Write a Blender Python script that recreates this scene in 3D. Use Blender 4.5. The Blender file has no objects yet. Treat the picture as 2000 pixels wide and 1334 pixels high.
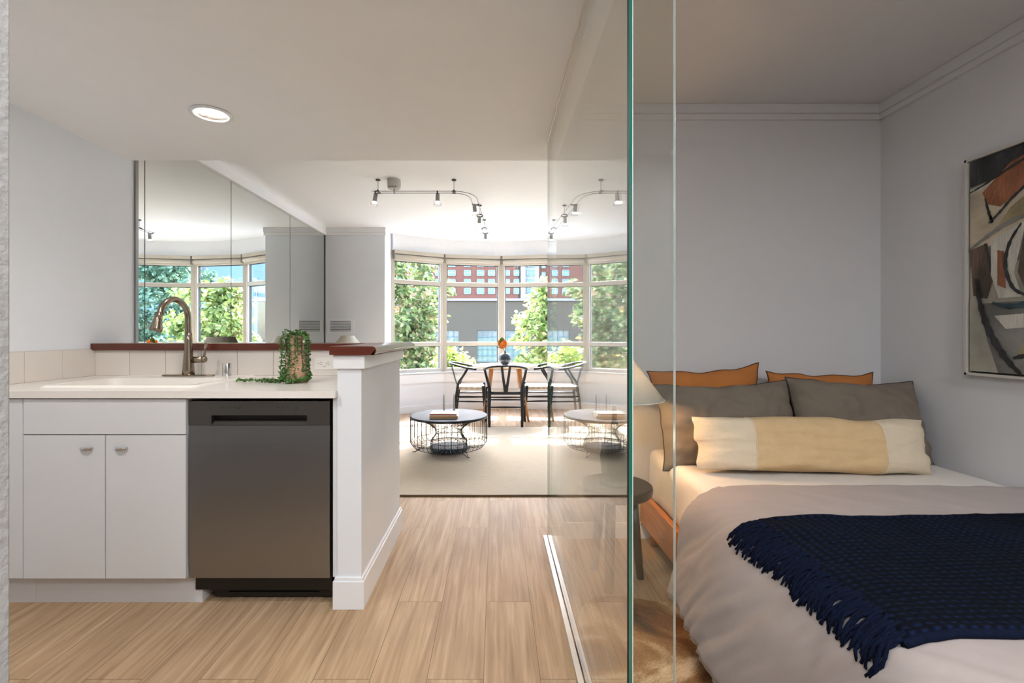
import bpy, math, random
from math import sin, cos, pi, sqrt, tan, radians
from mathutils import Vector, Matrix, noise
R = random.Random(7)
S = bpy.context.scene
COL = S.collection
H = 1.155          # eye height
F = 935.0          # focal length in pixels of the 2000 px frame

# ------------------------------------------------------------------ materials
def lin(c):
    return tuple(((v / 255) / 12.92 if v / 255 <= .04045 else ((v / 255 + .055) / 1.055) ** 2.4) for v in c) + (1,)
MATS = {}
def base_mat(name):
    m = bpy.data.materials.new(name); m.use_nodes = True
    MATS[name] = m
    nt = m.node_tree
    return m, nt, nt.nodes['Principled BSDF']
def N(nt, t, **kw):
    n = nt.nodes.new(t)
    for k, v in kw.items():
        if k in n.inputs: n.inputs[k].default_value = v
        else: setattr(n, k, v)
    return n
def L(nt, a, b): nt.links.new(a, b)
def mat(name, c, rough=.6, metal=0., var=0.03, scale=8., bump=.0, bscale=60., spec=.5, stretch=(1, 1, 1), coat=0., sheen=0., trans=0.):
    m, nt, b = base_mat(name)
    col = lin(c)
    tc = N(nt, 'ShaderNodeTexCoord'); mp = N(nt, 'ShaderNodeMapping'); mp.inputs['Scale'].default_value = stretch
    L(nt, tc.outputs['Object'], mp.inputs['Vector'])
    nz = N(nt, 'ShaderNodeTexNoise', Scale=scale, Detail=4.)
    L(nt, mp.outputs[0], nz.inputs['Vector'])
    r = N(nt, 'ShaderNodeValToRGB')
    r.color_ramp.elements[0].position = .3; r.color_ramp.elements[1].position = .7
    r.color_ramp.elements[0].color = tuple(max(0, v * (1 - var)) for v in col[:3]) + (1,)
    r.color_ramp.elements[1].color = tuple(min(1, v * (1 + var)) for v in col[:3]) + (1,)
    L(nt, nz.outputs['Fac'], r.inputs[0]); L(nt, r.outputs[0], b.inputs['Base Color'])
    b.inputs['Roughness'].default_value = rough; b.inputs['Metallic'].default_value = metal
    b.inputs['Specular IOR Level'].default_value = spec
    b.inputs['Coat Weight'].default_value = coat; b.inputs['Sheen Weight'].default_value = sheen
    if bump:
        n2 = N(nt, 'ShaderNodeTexNoise', Scale=bscale, Detail=5.)
        L(nt, mp.outputs[0], n2.inputs['Vector'])
        bp = N(nt, 'ShaderNodeBump', Strength=bump, Distance=.01)
        L(nt, n2.outputs['Fac'], bp.inputs['Height']); L(nt, bp.outputs[0], b.inputs['Normal'])
    if trans:
        tr = N(nt, 'ShaderNodeBsdfTranslucent'); L(nt, r.outputs[0], tr.inputs['Color'])
        mx = N(nt, 'ShaderNodeMixShader', Fac=trans)
        L(nt, b.outputs[0], mx.inputs[1]); L(nt, tr.outputs[0], mx.inputs[2])
        L(nt, mx.outputs[0], nt.nodes['Material Output'].inputs[0])
    return m
def weave(name, c, c2, sx, sy, rough=.9, bump=.5, dist=.004):
    """woven cloth: two crossed waves in object space"""
    m, nt, b = base_mat(name)
    tc = N(nt, 'ShaderNodeTexCoord')
    w1 = N(nt, 'ShaderNodeTexWave', Scale=sx, Distortion=.6); w1.bands_direction = 'X'; w1.inputs['Detail Scale'].default_value = 3
    w2 = N(nt, 'ShaderNodeTexWave', Scale=sy, Distortion=.6); w2.bands_direction = 'Y'; w2.inputs['Detail Scale'].default_value = 3
    L(nt, tc.outputs['Object'], w1.inputs[0]); L(nt, tc.outputs['Object'], w2.inputs[0])
    mu = N(nt, 'ShaderNodeMath', operation='MULTIPLY'); L(nt, w1.outputs['Fac'], mu.inputs[0]); L(nt, w2.outputs['Fac'], mu.inputs[1])
    mx = N(nt, 'ShaderNodeMix', data_type='RGBA')
    mx.inputs[6].default_value = lin(c2); mx.inputs[7].default_value = lin(c)
    L(nt, mu.outputs[0], mx.inputs[0]); L(nt, mx.outputs[2], b.inputs['Base Color'])
    b.inputs['Roughness'].default_value = rough
    bp = N(nt, 'ShaderNodeBump', Strength=bump, Distance=dist); L(nt, mu.outputs[0], bp.inputs['Height']); L(nt, bp.outputs[0], b.inputs['Normal'])
    return m
def clear_mat(name, tint, f0=.04, top=1.):
    """clear plate: see-through with a mirror share that rises towards grazing view, the same from both sides"""
    m = bpy.data.materials.new(name); m.use_nodes = True; nt = m.node_tree; nt.nodes.clear(); MATS[name] = m
    out = N(nt, 'ShaderNodeOutputMaterial'); tr = N(nt, 'ShaderNodeBsdfTransparent', Color=tint)
    gl = N(nt, 'ShaderNodeBsdfGlossy', Roughness=0.0, Color=(1, 1, 1, 1))
    lw = N(nt, 'ShaderNodeLayerWeight', Blend=.5)
    p = N(nt, 'ShaderNodeMath', operation='POWER'); p.inputs[1].default_value = 3.6
    L(nt, lw.outputs['Facing'], p.inputs[0])
    a = N(nt, 'ShaderNodeMath', operation='MULTIPLY_ADD'); a.inputs[1].default_value = top - f0; a.inputs[2].default_value = f0
    L(nt, p.outputs[0], a.inputs[0])
    mx = N(nt, 'ShaderNodeMixShader'); L(nt, a.outputs[0], mx.inputs[0]); L(nt, tr.outputs[0], mx.inputs[1]); L(nt, gl.outputs[0], mx.inputs[2])
    L(nt, mx.outputs[0], out.inputs[0])
    return m
def emis(name, c, s):
    m, nt, b = base_mat(name)
    b.inputs['Base Color'].default_value = lin(c); b.inputs['Emission Color'].default_value = lin(c); b.inputs['Emission Strength'].default_value = s
    return m

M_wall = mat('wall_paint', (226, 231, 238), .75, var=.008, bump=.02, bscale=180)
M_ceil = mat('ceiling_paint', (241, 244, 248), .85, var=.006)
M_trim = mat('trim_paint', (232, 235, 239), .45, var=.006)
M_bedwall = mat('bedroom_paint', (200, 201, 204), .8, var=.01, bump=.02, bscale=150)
M_rear = mat('rear_wall_paint', (140, 138, 136), .8)
M_near = mat('textured_plaster', (158, 159, 160), .85, var=.04, scale=30, bump=.35, bscale=90)
M_cab = mat('cabinet_laminate', (216, 219, 224), .42, var=.006)
M_counter = mat('quartz', (232, 228, 224), .22, var=.015, scale=4)
M_sink = mat('sink_enamel', (240, 236, 231), .2, var=.005)
M_cherry = mat('cherry_wood', (92, 40, 26), .3, var=.25, scale=10, stretch=(1, 14, 14), coat=.25)
M_chrome = mat('chrome', (225, 225, 225), .12, metal=1, var=.01)
M_nickel = mat('brushed_nickel', (150, 136, 121), .24, metal=1, var=.05, scale=60, stretch=(1, 1, 8))
M_steel = mat('dark_stainless', (150, 152, 156), .34, metal=1, var=.03, scale=90, stretch=(40, 1, 1))
M_steel2 = mat('control_stainless', (118, 116, 113), .38, metal=1, var=.02, scale=90)
M_black = mat('black_plastic', (14, 14, 15), .4, var=.05)
M_dark = mat('dark_gap', (10, 9, 9), .9, var=.05)
M_white = mat('white_plastic', (232, 229, 224), .35, var=.005)
M_greyprint = mat('grey_print', (48, 48, 48), .6, var=.02)
M_bkmetal = mat('black_wire', (26, 27, 29), .45, var=.1, metal=.3)
M_blackwood = mat('black_lacquered_wood', (27, 28, 31), .42, var=.15, scale=20, spec=.3)
M_cord = weave('paper_cord', (226, 216, 200), (176, 165, 146), 28, 28, .85, .6)
M_oak = mat('oak', (196, 140, 88), .45, var=.18, scale=9, stretch=(9, 9, 1))
M_tabletop = mat('pale_table_top', (226, 214, 198), .35, var=.05, scale=6, stretch=(1, 9, 1))
M_orangewood = mat('honey_oak', (188, 112, 45), .4, var=.22, scale=7, stretch=(9, 1, 9), coat=.15)
M_slate = mat('blue_black_top', (52, 62, 74), .62, spec=.15, var=.35, scale=9, stretch=(1, 6, 1), bump=.1)
M_book1 = mat('cream_book_cover', (206, 202, 192), .6, var=.03)
M_book2 = mat('tan_book_cover', (188, 142, 88), .6, var=.04)
M_paper = mat('paper_block', (228, 222, 208), .8, var=.06, scale=200, stretch=(1, 1, 30))
M_red = mat('red_spine', (168, 70, 48), .6, var=.03)
M_candle = mat('grey_wax', (176, 174, 174), .5, var=.02)
M_vase = mat('ridged_glaze', (24, 34, 46), .32, var=.3, scale=5)
M_leaf_o = mat('orange_petal', (214, 122, 44), .55, var=.35, scale=30, trans=.3)
M_leaf_g = mat('olive_leaf', (120, 130, 48), .55, var=.3, scale=30, trans=.3)
M_stem = mat('woody_stem', (82, 58, 34), .8, var=.2)
M_shade_w = mat('white_lampshade', (232, 226, 216), .8, var=.01, trans=.35)
M_shade_b = mat('linen_lampshade', (226, 220, 208), .85, var=.02, scale=60, trans=.16)
M_ceramic = mat('dark_ceramic', (60, 58, 54), .35, var=.05)
M_stool = mat('charcoal_stool', (30, 32, 31), .42, var=.15, bump=.08, bscale=12)
M_mattress = mat('white_sheet', (216, 212, 208), .85, var=.015, bump=.15, bscale=14)
M_duvet = mat('taupe_duvet', (158, 148, 145), .9, var=.03, bump=.3, bscale=10, sheen=.1)
M_duvet2 = mat('taupe_duvet_hem', (146, 134, 127), .9, var=.03)
M_taupe = mat('olive_taupe_cotton', (112, 103, 92), .92, var=.03, bump=.3, bscale=12)
M_taupe_e = mat('olive_taupe_piping', (52, 47, 42), .92, var=.05)
M_rust = mat('ochre_linen', (172, 108, 52), .92, var=.06, bump=.3, bscale=14)
M_rust_e = mat('ochre_piping', (72, 36, 16), .92, var=.05)
M_lumbar = mat('tan_woven_cotton', (208, 180, 138), .95, var=.05, scale=18, bump=.5, bscale=220)
M_lumbar2 = mat('cream_woven_cotton', (216, 202, 178), .95, var=.03, scale=18, bump=.5, bscale=240)
M_throw = weave('navy_knit', (13, 26, 54), (3, 7, 17), 13, 17, .95, .8, .008); M_throw.node_tree.nodes['Principled BSDF'].inputs['Specular IOR Level'].default_value = .12
M_fringe = mat('navy_yarn', (8, 16, 36), .95, var=.35, scale=120, spec=.12)
M_rug = mat('jute_rug', (198, 186, 166), .95, var=.07, scale=14, stretch=(1, 7, 1), bump=.6, bscale=120)
M_rugedge = mat('rug_binding', (92, 74, 52), .95, var=.1)
M_channel = mat('brushed_channel', (214, 207, 198), .35, metal=.2, var=.02)
M_groove = mat('channel_groove', (70, 64, 58), .6, var=.02)
M_glassedge = mat('green_glass_edge', (12, 92, 78), .08, var=.35, scale=3, stretch=(1, 1, .6), coat=1)
M_glassedge2 = mat('pale_glass_edge', (206, 222, 224), .08, var=.06, scale=3, coat=1)
M_glass = clear_mat('partition_glass', (.95, .975, .962, 1), .075, .95)
M_glass2 = clear_mat('return_glass', (.95, .975, .962, 1), .03, .95)
M_pane = clear_mat('window_pane', (.97, .98, .975, 1), .02, .4)
M_bell = clear_mat('spot_glass', (.93, .93, .93, 1), .1, .9)
M_mirror = mat('mirror_silver', (226, 230, 228), .0, metal=1, var=.0)
M_mirredge = mat('mirror_edge', (48, 52, 50), .3, var=.02)
M_alu = mat('mirror_trim', (150, 146, 144), .3, metal=.9, var=.02)
M_frame = mat('window_vinyl', (194, 187, 175), .4, var=.01)
M_gasket = mat('window_gasket', (40, 42, 44), .6, var=.02)
M_blind = mat('blind_fabric', (196, 189, 176), .8, var=.02)
M_blind_g = mat('blind_bracket', (150, 144, 136), .6, var=.02)
M_lampmetal = mat('satin_metal', (150, 150, 150), .3, metal=.8, var=.03)
M_conn = mat('black_connector', (44, 44, 46), .5, var=.05)
M_wirebright = mat('rail_metal', (120, 118, 116), .35, metal=.6, var=.03)
M_canopy = mat('canopy_white', (190, 188, 184), .45, var=.02)
M_bulb = emis('lit_bulb', (255, 250, 240), 3.0)
M_downlens = emis('lit_diffuser', (255, 246, 232), 2.4)
M_refl = mat('reflector_cone', (235, 232, 226), .18, metal=.85, var=.05, scale=6)
M_pot = mat('woven_pot', (208, 168, 138), .8, var=.25, scale=14, stretch=(1, 1, 16), bump=.6, bscale=30)
M_pleaf = mat('succulent_leaf', (86, 124, 64), .5, var=.5, scale=25, trans=.15)
M_pstem = mat('succulent_stem', (40, 62, 36), .6, var=.2)
M_terra = mat('weathered_terracotta', (206, 128, 92), .85, var=.25, scale=3, bump=.3)
M_ground = mat('asphalt_ground', (138, 136, 132), .95, var=.1, scale=.4)
M_picframe = mat('silver_wood_frame', (184, 182, 176), .4, var=.03)
M_picinner = mat('shadow_gap_frame', (58, 54, 48), .6, var=.05)
M_gasg = mat('grey_stucco', (66, 55, 42), .9, var=.05, scale=.35)
M_coping = mat('coping', (120, 122, 130), .8, var=.05)
M_paneg = mat('wired_window_glass', (92, 102, 88), .6, var=.12, scale=.8)
M_paned = mat('dark_window_glass', (86, 84, 82), .3, var=.3, scale=1.2)
M_mull = mat('steel_muntin', (70, 92, 96), .6, var=.03)
M_bwin = mat('blue_window_glass', (70, 98, 116), .5, var=.25, scale=.3)
M_bframe = mat('white_window_frame', (116, 116, 110), .6, var=.02)
M_bay = mat('pale_bay_panel', (108, 110, 108), .7, var=.05, scale=.2)
M_tan = mat('tan_panel', (176, 140, 112), .8, var=.06, scale=.2)
M_bluehouse = mat('blue_grey_siding', (88, 104, 122), .8, var=.05, scale=.3)

def brick_mat():
    m, nt, b = base_mat('red_brick_wall')
    tc = N(nt, 'ShaderNodeTexCoord'); mp = N(nt, 'ShaderNodeMapping'); mp.inputs['Rotation'].default_value = (pi / 2, 0, 0)
    L(nt, tc.outputs['Object'], mp.inputs[0])
    t = N(nt, 'ShaderNodeTexBrick', Scale=1.); t.inputs['Brick Width'].default_value = .9; t.inputs['Row Height'].default_value = .3; t.inputs['Mortar Size'].default_value = .02
    t.inputs['Color1'].default_value = lin((88, 44, 28)); t.inputs['Color2'].default_value = lin((80, 39, 25)); t.inputs['Mortar'].default_value = lin((108, 76, 64))
    L(nt, mp.outputs[0], t.inputs[0]); L(nt, t.outputs[0], b.inputs['Base Color']); b.inputs['Roughness'].default_value = .9
    return m
M_brick = brick_mat()
def tile_mat():
    m, nt, b = base_mat('ceramic_tile')
    b.inputs['Roughness'].default_value = .25
    b.inputs['Base Color'].default_value = lin((233, 226, 218))
    return m
M_tile = mat('ceramic_tile', (224, 218, 212), .25, var=.012)
M_grout = mat('tile_grout', (196, 186, 176), .8, var=.02)

def floor_mat():
    m, nt, b = base_mat('oak_plank_floor')
    tc = N(nt, 'ShaderNodeTexCoord'); mp = N(nt, 'ShaderNodeMapping'); mp.inputs['Rotation'].default_value = (0, 0, pi / 2); mp.inputs['Location'].default_value = (.35, .04, 0)
    L(nt, tc.outputs['Object'], mp.inputs[0])
    t = N(nt, 'ShaderNodeTexBrick', Scale=1.); t.offset = .37; t.offset_frequency = 2
    t.inputs['Brick Width'].default_value = 1.25; t.inputs['Row Height'].default_value = .19; t.inputs['Mortar Size'].default_value = .0011; t.inputs['Mortar Smooth'].default_value = .2
    t.inputs['Bias'].default_value = 0.
    t.inputs['Color1'].default_value = (.2, .2, .2, 1); t.inputs['Color2'].default_value = (.8, .8, .8, 1); t.inputs['Mortar'].default_value = (.5, .5, .5, 1)
    L(nt, mp.outputs[0], t.inputs[0])
    # grain, shifted per plank
    mp2 = N(nt, 'ShaderNodeMapping'); mp2.inputs['Scale'].default_value = (26, 1.3, 1)
    ad = N(nt, 'ShaderNodeVectorMath', operation='MULTIPLY_ADD'); ad.inputs[1].default_value = (3, 7, 0)
    L(nt, t.outputs['Color'], ad.inputs[0]); L(nt, tc.outputs['Object'], ad.inputs[2]); L(nt, ad.outputs[0], mp2.inputs[0])
    n1 = N(nt, 'ShaderNodeTexNoise', Scale=1.6, Detail=6., Distortion=.6); L(nt, mp2.outputs[0], n1.inputs[0])
    mp3 = N(nt, 'ShaderNodeMapping'); mp3.inputs['Scale'].default_value = (130, 5, 1); L(nt, ad.outputs[0], mp3.inputs[0])
    n2 = N(nt, 'ShaderNodeTexNoise', Scale=1.2, Detail=3.); L(nt, mp3.outputs[0], n2.inputs[0])
    r = N(nt, 'ShaderNodeValToRGB'); e = r.color_ramp.elements
    e[0].position = .28; e[0].color = lin((158, 130, 102)); e[1].position = .72; e[1].color = lin((198, 172, 142))
    ee = r.color_ramp.elements.new(.5); ee.color = lin((180, 152, 121))
    L(nt, n1.outputs['Fac'], r.inputs[0])
    mx = N(nt, 'ShaderNodeMix', data_type='RGBA', blend_type='MULTIPLY'); mx.inputs[0].default_value = .3
    L(nt, r.outputs[0], mx.inputs[6]); L(nt, n2.outputs['Fac'], mx.inputs[7])
    hs = N(nt, 'ShaderNodeHueSaturation'); 
    mr = N(nt, 'ShaderNodeMapRange'); mr.inputs['To Min'].default_value = 1.0; mr.inputs['To Max'].default_value = 1.2
    sp = N(nt, 'ShaderNodeSeparateColor'); L(nt, t.outputs['Color'], sp.inputs[0]); L(nt, sp.outputs[0], mr.inputs[0]); L(nt, mr.outputs[0], hs.inputs['Value'])
    L(nt, mx.outputs[2], hs.inputs['Color'])
    m3 = N(nt, 'ShaderNodeMix', data_type='RGBA'); m3.inputs[7].default_value = lin((110, 84, 62)); L(nt, t.outputs['Fac'], m3.inputs[0]); L(nt, hs.outputs[0], m3.inputs[6])
    L(nt, m3.outputs[2], b.inputs['Base Color'])
    b.inputs['Roughness'].default_value = .62; b.inputs['Specular IOR Level'].default_value = .22
    bp = N(nt, 'ShaderNodeBump', Strength=.06, Distance=.004); L(nt, n2.outputs['Fac'], bp.inputs['Height']); L(nt, bp.outputs[0], b.inputs['Normal'])
    return m
M_floor = floor_mat()

def hide_mat():
    m, nt, b = base_mat('cowhide_hair')
    tc = N(nt, 'ShaderNodeTexCoord')
    n1 = N(nt, 'ShaderNodeTexNoise', Scale=2.7, Detail=6., Distortion=1.4); L(nt, tc.outputs['Object'], n1.inputs[0])
    r = N(nt, 'ShaderNodeValToRGB'); e = r.color_ramp.elements
    e[0].position = .36; e[0].color = lin((58, 34, 18)); e[1].position = .63; e[1].color = lin((222, 202, 172))
    for p, c in ((.45, (116, 76, 42)), (.54, (160, 124, 84))):
        q = e.new(p); q.color = lin(c)
    L(nt, n1.outputs['Fac'], r.inputs[0])
    n2 = N(nt, 'ShaderNodeTexNoise', Scale=160., Detail=2.); L(nt, tc.outputs['Object'], n2.inputs[0])
    mx = N(nt, 'ShaderNodeMix', data_type='RGBA', blend_type='OVERLAY'); mx.inputs[0].default_value = .8
    L(nt, r.outputs[0], mx.inputs[6]); L(nt, n2.outputs['Fac'], mx.inputs[7]); L(nt, mx.outputs[2], b.inputs['Base Color'])
    b.inputs['Roughness'].default_value = .7
    return m
M_hide = hide_mat()

def leaf_mat(name, cols, tr=.5):
    m, nt, b = base_mat(name)
    g = N(nt, 'ShaderNodeNewGeometry'); r = N(nt, 'ShaderNodeValToRGB'); e = r.color_ramp.elements
    e[0].color = lin(cols[0]); e[1].color = lin(cols[-1])
    for i, c in enumerate(cols[1:-1]):
        q = e.new((i + 1) / (len(cols) - 1)); q.color = lin(c)
    L(nt, g.outputs['Random Per Island'], r.inputs[0]); L(nt, r.outputs[0], b.inputs['Base Color'])
    b.inputs['Roughness'].default_value = .45
    t = N(nt, 'ShaderNodeBsdfTranslucent'); L(nt, r.outputs[0], t.inputs[0])
    mx = N(nt, 'ShaderNodeMixShader', Fac=tr); L(nt, b.outputs[0], mx.inputs[1]); L(nt, t.outputs[0], mx.inputs[2])
    L(nt, mx.outputs[0], nt.nodes['Material Output'].inputs[0])
    return m
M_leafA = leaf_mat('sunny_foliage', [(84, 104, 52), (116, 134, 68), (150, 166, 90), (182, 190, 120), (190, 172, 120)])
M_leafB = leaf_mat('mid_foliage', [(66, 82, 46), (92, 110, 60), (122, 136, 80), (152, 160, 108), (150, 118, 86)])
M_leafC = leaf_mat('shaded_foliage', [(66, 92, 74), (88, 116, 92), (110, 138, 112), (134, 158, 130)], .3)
M_leafD = leaf_mat('bright_shrub', [(136, 152, 64), (170, 184, 88), (196, 202, 118)])
M_bark = mat('tree_bark', (110, 84, 62), .9, var=.3, scale=6, bump=.4)

# ------------------------------------------------------------------ mesh builder
class MB:
    def __init__(s): s.v = []; s.f = []; s.mi = []
    def add(s, vs, fs, mi=0):
        o = len(s.v); s.v += [tuple(v) for v in vs]; s.f += [tuple(o + i for i in f) for f in fs]; s.mi += [mi] * len(fs); return s
    def box(s, x0, x1, y0, y1, z0, z1, mi=0):
        vs = [(x, y, z) for z in (z0, z1) for y in (y0, y1) for x in (x0, x1)]
        return s.add(vs, [(0, 2, 3, 1), (4, 5, 7, 6), (0, 1, 5, 4), (2, 6, 7, 3), (0, 4, 6, 2), (1, 3, 7, 5)], mi)
    def obox(s, p0, p1, inn, out, z0, z1, mi=0, e0=0, e1=0):
        """box along plan segment p0-p1, from offset inn to out along the outward normal (to +Y side)"""
        d = Vector((p1[0] - p0[0], p1[1] - p0[1])); l = d.length; d /= l; n = Vector((-d.y, d.x))
        a = Vector(p0) - d * e0; b = Vector(p1) + d * e1
        q = [a + n * inn, b + n * inn, b + n * out, a + n * out]
        return s.prism([(w.x, w.y) for w in q], z0, z1, mi)
    def prism(s, poly, z0, z1, mi=0):
        n = len(poly)
        ar = sum(poly[i][0] * poly[(i + 1) % n][1] - poly[(i + 1) % n][0] * poly[i][1] for i in range(n))
        if ar < 0: poly = poly[::-1]
        vs = [(x, y, z0) for x, y in poly] + [(x, y, z1) for x, y in poly]
        fs = [tuple(range(n))[::-1], tuple(range(n, 2 * n))] + [(i, (i + 1) % n, (i + 1) % n + n, i + n) for i in range(n)]
        return s.add(vs, fs, mi)
    def tube(s, pts, r, n=8, mi=0, flat=1., closed=False):
        pts = [Vector(p) for p in pts]; k = len(pts)
        if not hasattr(r, '__len__'): r = [r] * k
        up = Vector((0, 0, 1)); vs = []; prev = None
        for i, p in enumerate(pts):
            if closed: t = pts[(i + 1) % k] - pts[i - 1]
            else: t = (pts[min(i + 1, k - 1)] - pts[max(i - 1, 0)])
            t.normalize()
            if prev is None:
                a = t.cross(up)
                if a.length < .05: a = t.cross(Vector((1, 0, 0)))
            else: a = prev - t * prev.dot(t)
            a.normalize(); prev = a; b = t.cross(a)
            for j in range(n):
                th = 2 * pi * j / n; vs.append(p + (a * cos(th) + b * sin(th) * flat) * r[i])
        fs = []
        m = k if closed else k - 1
        for i in range(m):
            for j in range(n):
                A = i * n + j; B = i * n + (j + 1) % n; i2 = (i + 1) % k
                fs.append((A, B, i2 * n + (j + 1) % n, i2 * n + j))
        if not closed: fs += [tuple(range(n))[::-1], tuple((k - 1) * n + j for j in range(n))]
        return s.add(vs, fs, mi)
    def lathe(s, prof, c=(0, 0, 0), n=32, mi=0, rib=None):
        vs = []; fs = []
        for r, z in prof:
            for j in range(n):
                th = 2 * pi * j / n; rr = r * (rib(th, z) if rib else 1)
                vs.append((c[0] + rr * cos(th), c[1] + rr * sin(th), c[2] + z))
        for i in range(len(prof) - 1):
            for j in range(n):
                fs.append((i * n + j, i * n + (j + 1) % n, (i + 1) * n + (j + 1) % n, (i + 1) * n + j))
        ring_ = prof[0] == prof[-1]
        if prof[0][0] > 1e-6 and not ring_: fs.append(tuple(range(n))[::-1])
        if prof[-1][0] > 1e-6 and not ring_: fs.append(tuple((len(prof) - 1) * n + j for j in range(n)))
        return s.add(vs, fs, mi)
    def shell(s, prof, c=(0, 0, 0), n=32, mi=0, th=.002):
        """open shell of revolution with a thickness"""
        inn = [(max(r - th, 0.0001), z) for r, z in prof][::-1]
        q = prof + inn; vs = []; fs = []
        for r, z in q:
            for j in range(n):
                t = 2 * pi * j / n; vs.append((c[0] + r * cos(t), c[1] + r * sin(t), c[2] + z))
        m = len(q)
        for i in range(m):
            i2 = (i + 1) % m
            for j in range(n): fs.append((i * n + j, i * n + (j + 1) % n, i2 * n + (j + 1) % n, i2 * n + j))
        return s.add(vs, fs, mi)
    def build(s, name, mats, parent=None, smooth=False, bevel=0, seg=2, solid=0, sub=0, fix=False):
        if not isinstance(mats, (list, tuple)): mats = [mats]
        org = WORG.get(parent.name, Vector((0, 0, 0))) if parent else Vector((0, 0, 0))
        me = bpy.data.meshes.new(name)
        me.from_pydata([(v[0] - org.x, v[1] - org.y, v[2] - org.z) for v in s.v], [], s.f)
        for m in mats: me.materials.append(m)
        me.polygons.foreach_set('material_index', s.mi)
        if smooth: me.polygons.foreach_set('use_smooth', [True] * len(me.polygons))
        me.update()
        if fix:
            import bmesh
            bm = bmesh.new(); bm.from_mesh(me); bmesh.ops.recalc_face_normals(bm, faces=bm.faces); bm.to_mesh(me); bm.free()
        o = bpy.data.objects.new(name, me); COL.objects.link(o)
        if parent: o.parent = parent
        WORG[o.name] = org.copy()
        if solid:
            md = o.modifiers.new('s', 'SOLIDIFY'); md.thickness = solid; md.offset = 0
        if bevel:
            md = o.modifiers.new('b', 'BEVEL'); md.width = bevel; md.segments = seg; md.limit_method = 'ANGLE'; md.angle_limit = radians(40)
            for p in me.polygons: p.use_smooth = True
            md.harden_normals = True
        if sub:
            md = o.modifiers.new('u', 'SUBSURF'); md.levels = sub; md.render_levels = sub
        return o
WORG = {}
def tag(o, label=None, cat=None, group=None, kind=None):
    if label: o['label'] = label
    if cat: o['category'] = cat
    if group: o['group'] = group
    if kind: o['kind'] = kind
    return o
def thing(name, label, cat, loc=(0, 0, 0), group=None):
    o = bpy.data.objects.new(name, None); COL.objects.link(o); o.location = loc; WORG[o.name] = Vector(loc)
    o.empty_display_size = .1
    return tag(o, label, cat, group)
def struct(o, label=None):
    o['kind'] = 'structure'
    if label: o['label'] = label
    return o
def dup(root, loc, rz, label):
    r = root.copy(); COL.objects.link(r); r.location = loc; r.rotation_euler = (0, 0, rz); r['label'] = label
    for ch in root.children:
        c = ch.copy(); COL.objects.link(c); c.parent = r
        for g in ch.children:
            d = g.copy(); COL.objects.link(d); d.parent = c
    return r
def smoothpath(pts, k=6):
    """Catmull-Rom through pts"""
    P = [Vector(p) for p in pts]; out = []
    for i in range(len(P) - 1):
        p0 = P[max(i - 1, 0)]; p1 = P[i]; p2 = P[i + 1]; p3 = P[min(i + 2, len(P) - 1)]
        for j in range(k):
            t = j / k
            out.append(.5 * ((2 * p1) + (p2 - p0) * t + (2 * p0 - 5 * p1 + 4 * p2 - p3) * t * t + (3 * p1 - p0 - 3 * p2 + p3) * t ** 3))
    out.append(P[-1]); return out
# ------------------------------------------------------------------ room shell
XL = -2.30; ZK = 2.245; ZL = 2.58; ZB = 2.445; YK = 3.01; XB = .386; XR = 2.18; YB = 2.71; YB2 = 3.03; XRL = 2.48; YN = -1.3
P = [(-1.49, 6.84), (-.793, 7.27), (.09, 7.43), (.973, 7.27), (1.67, 6.84)]
OUT = .12
fl = [(XL - .1, YN - .1), (XRL + .1, YN - .1), (XRL + .1, 6.9), (1.70, 6.93), (.99, 7.38), (.09, 7.54), (-.81, 7.38), (-1.52, 6.93), (XL - .1, 6.9)]
struct(MB().prism(fl, -.12, 0).build('floor', M_floor), 'light oak plank floor')
LX, LY, LR = -1.407, 2.37, .080
m = MB(); q4 = .12
m.box(XL - .1, LX - q4, YN - .1, YK, ZK, 2.75); m.box(LX + q4, XB, YN - .1, YK, ZK, 2.75); m.box(LX - q4, LX + q4, YN - .1, LY - q4, ZK, 2.75); m.box(LX - q4, LX + q4, LY + q4, YK, ZK, 2.75)
vs = []
for j in range(32):     # ring between the round opening and its square
    a = 2 * pi * j / 32; c_, s_ = cos(a), sin(a); f_ = q4 / max(abs(c_), abs(s_))
    vs += [(LX + LR * c_, LY + LR * s_, ZK), (LX + f_ * c_, LY + f_ * s_, ZK), (LX + LR * c_, LY + LR * s_, ZK + .13)]
fs = []
for j in range(32):
    i = 3 * j; k = 3 * ((j + 1) % 32); fs += [(i, i + 1, k + 1, k), (i, k, k + 2, i + 2)]
m.add(vs, fs); m.box(LX - q4, LX + q4, LY - q4, LY + q4, ZK + .13, 2.75)
struct(m.build('ceiling', M_ceil), 'low white kitchen ceiling')
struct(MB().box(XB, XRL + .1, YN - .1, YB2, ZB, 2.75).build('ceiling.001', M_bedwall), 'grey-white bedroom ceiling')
cl = [(XL - .1, YK), (XB, YK), (XB, YB2), (XRL + .1, YB2), (XRL + .1, 6.9), (1.72, 6.96), (1.0, 7.41), (.09, 7.58), (-.82, 7.41), (-1.54, 6.96), (XL - .1, 6.9)]
struct(MB().prism(cl, ZL, 2.75).build('ceiling.002', M_ceil), 'white living room ceiling')
struct(MB().box(XL - .12, XL, .3, 7.0, 0, 2.75).build('wall_left', M_wall), 'white side wall of kitchen and living room')
struct(MB().box(XL - .12, -.60, YN - .1, .593, 0, ZK).build('wall_near', M_near, bevel=.004), 'grey wall edge beside the camera')
struct(MB().box(-.62, XRL, YN - .12, YN, 0, 2.75).build('wall_rear', M_rear), 'wall behind the camera')
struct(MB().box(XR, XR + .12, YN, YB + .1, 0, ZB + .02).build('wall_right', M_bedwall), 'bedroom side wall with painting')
struct(MB().box(XB, XR + .4, YB, YB2, 0, ZB + .02).build('wall_bedroom', M_bedwall), 'bedroom wall behind the pillows')
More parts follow.
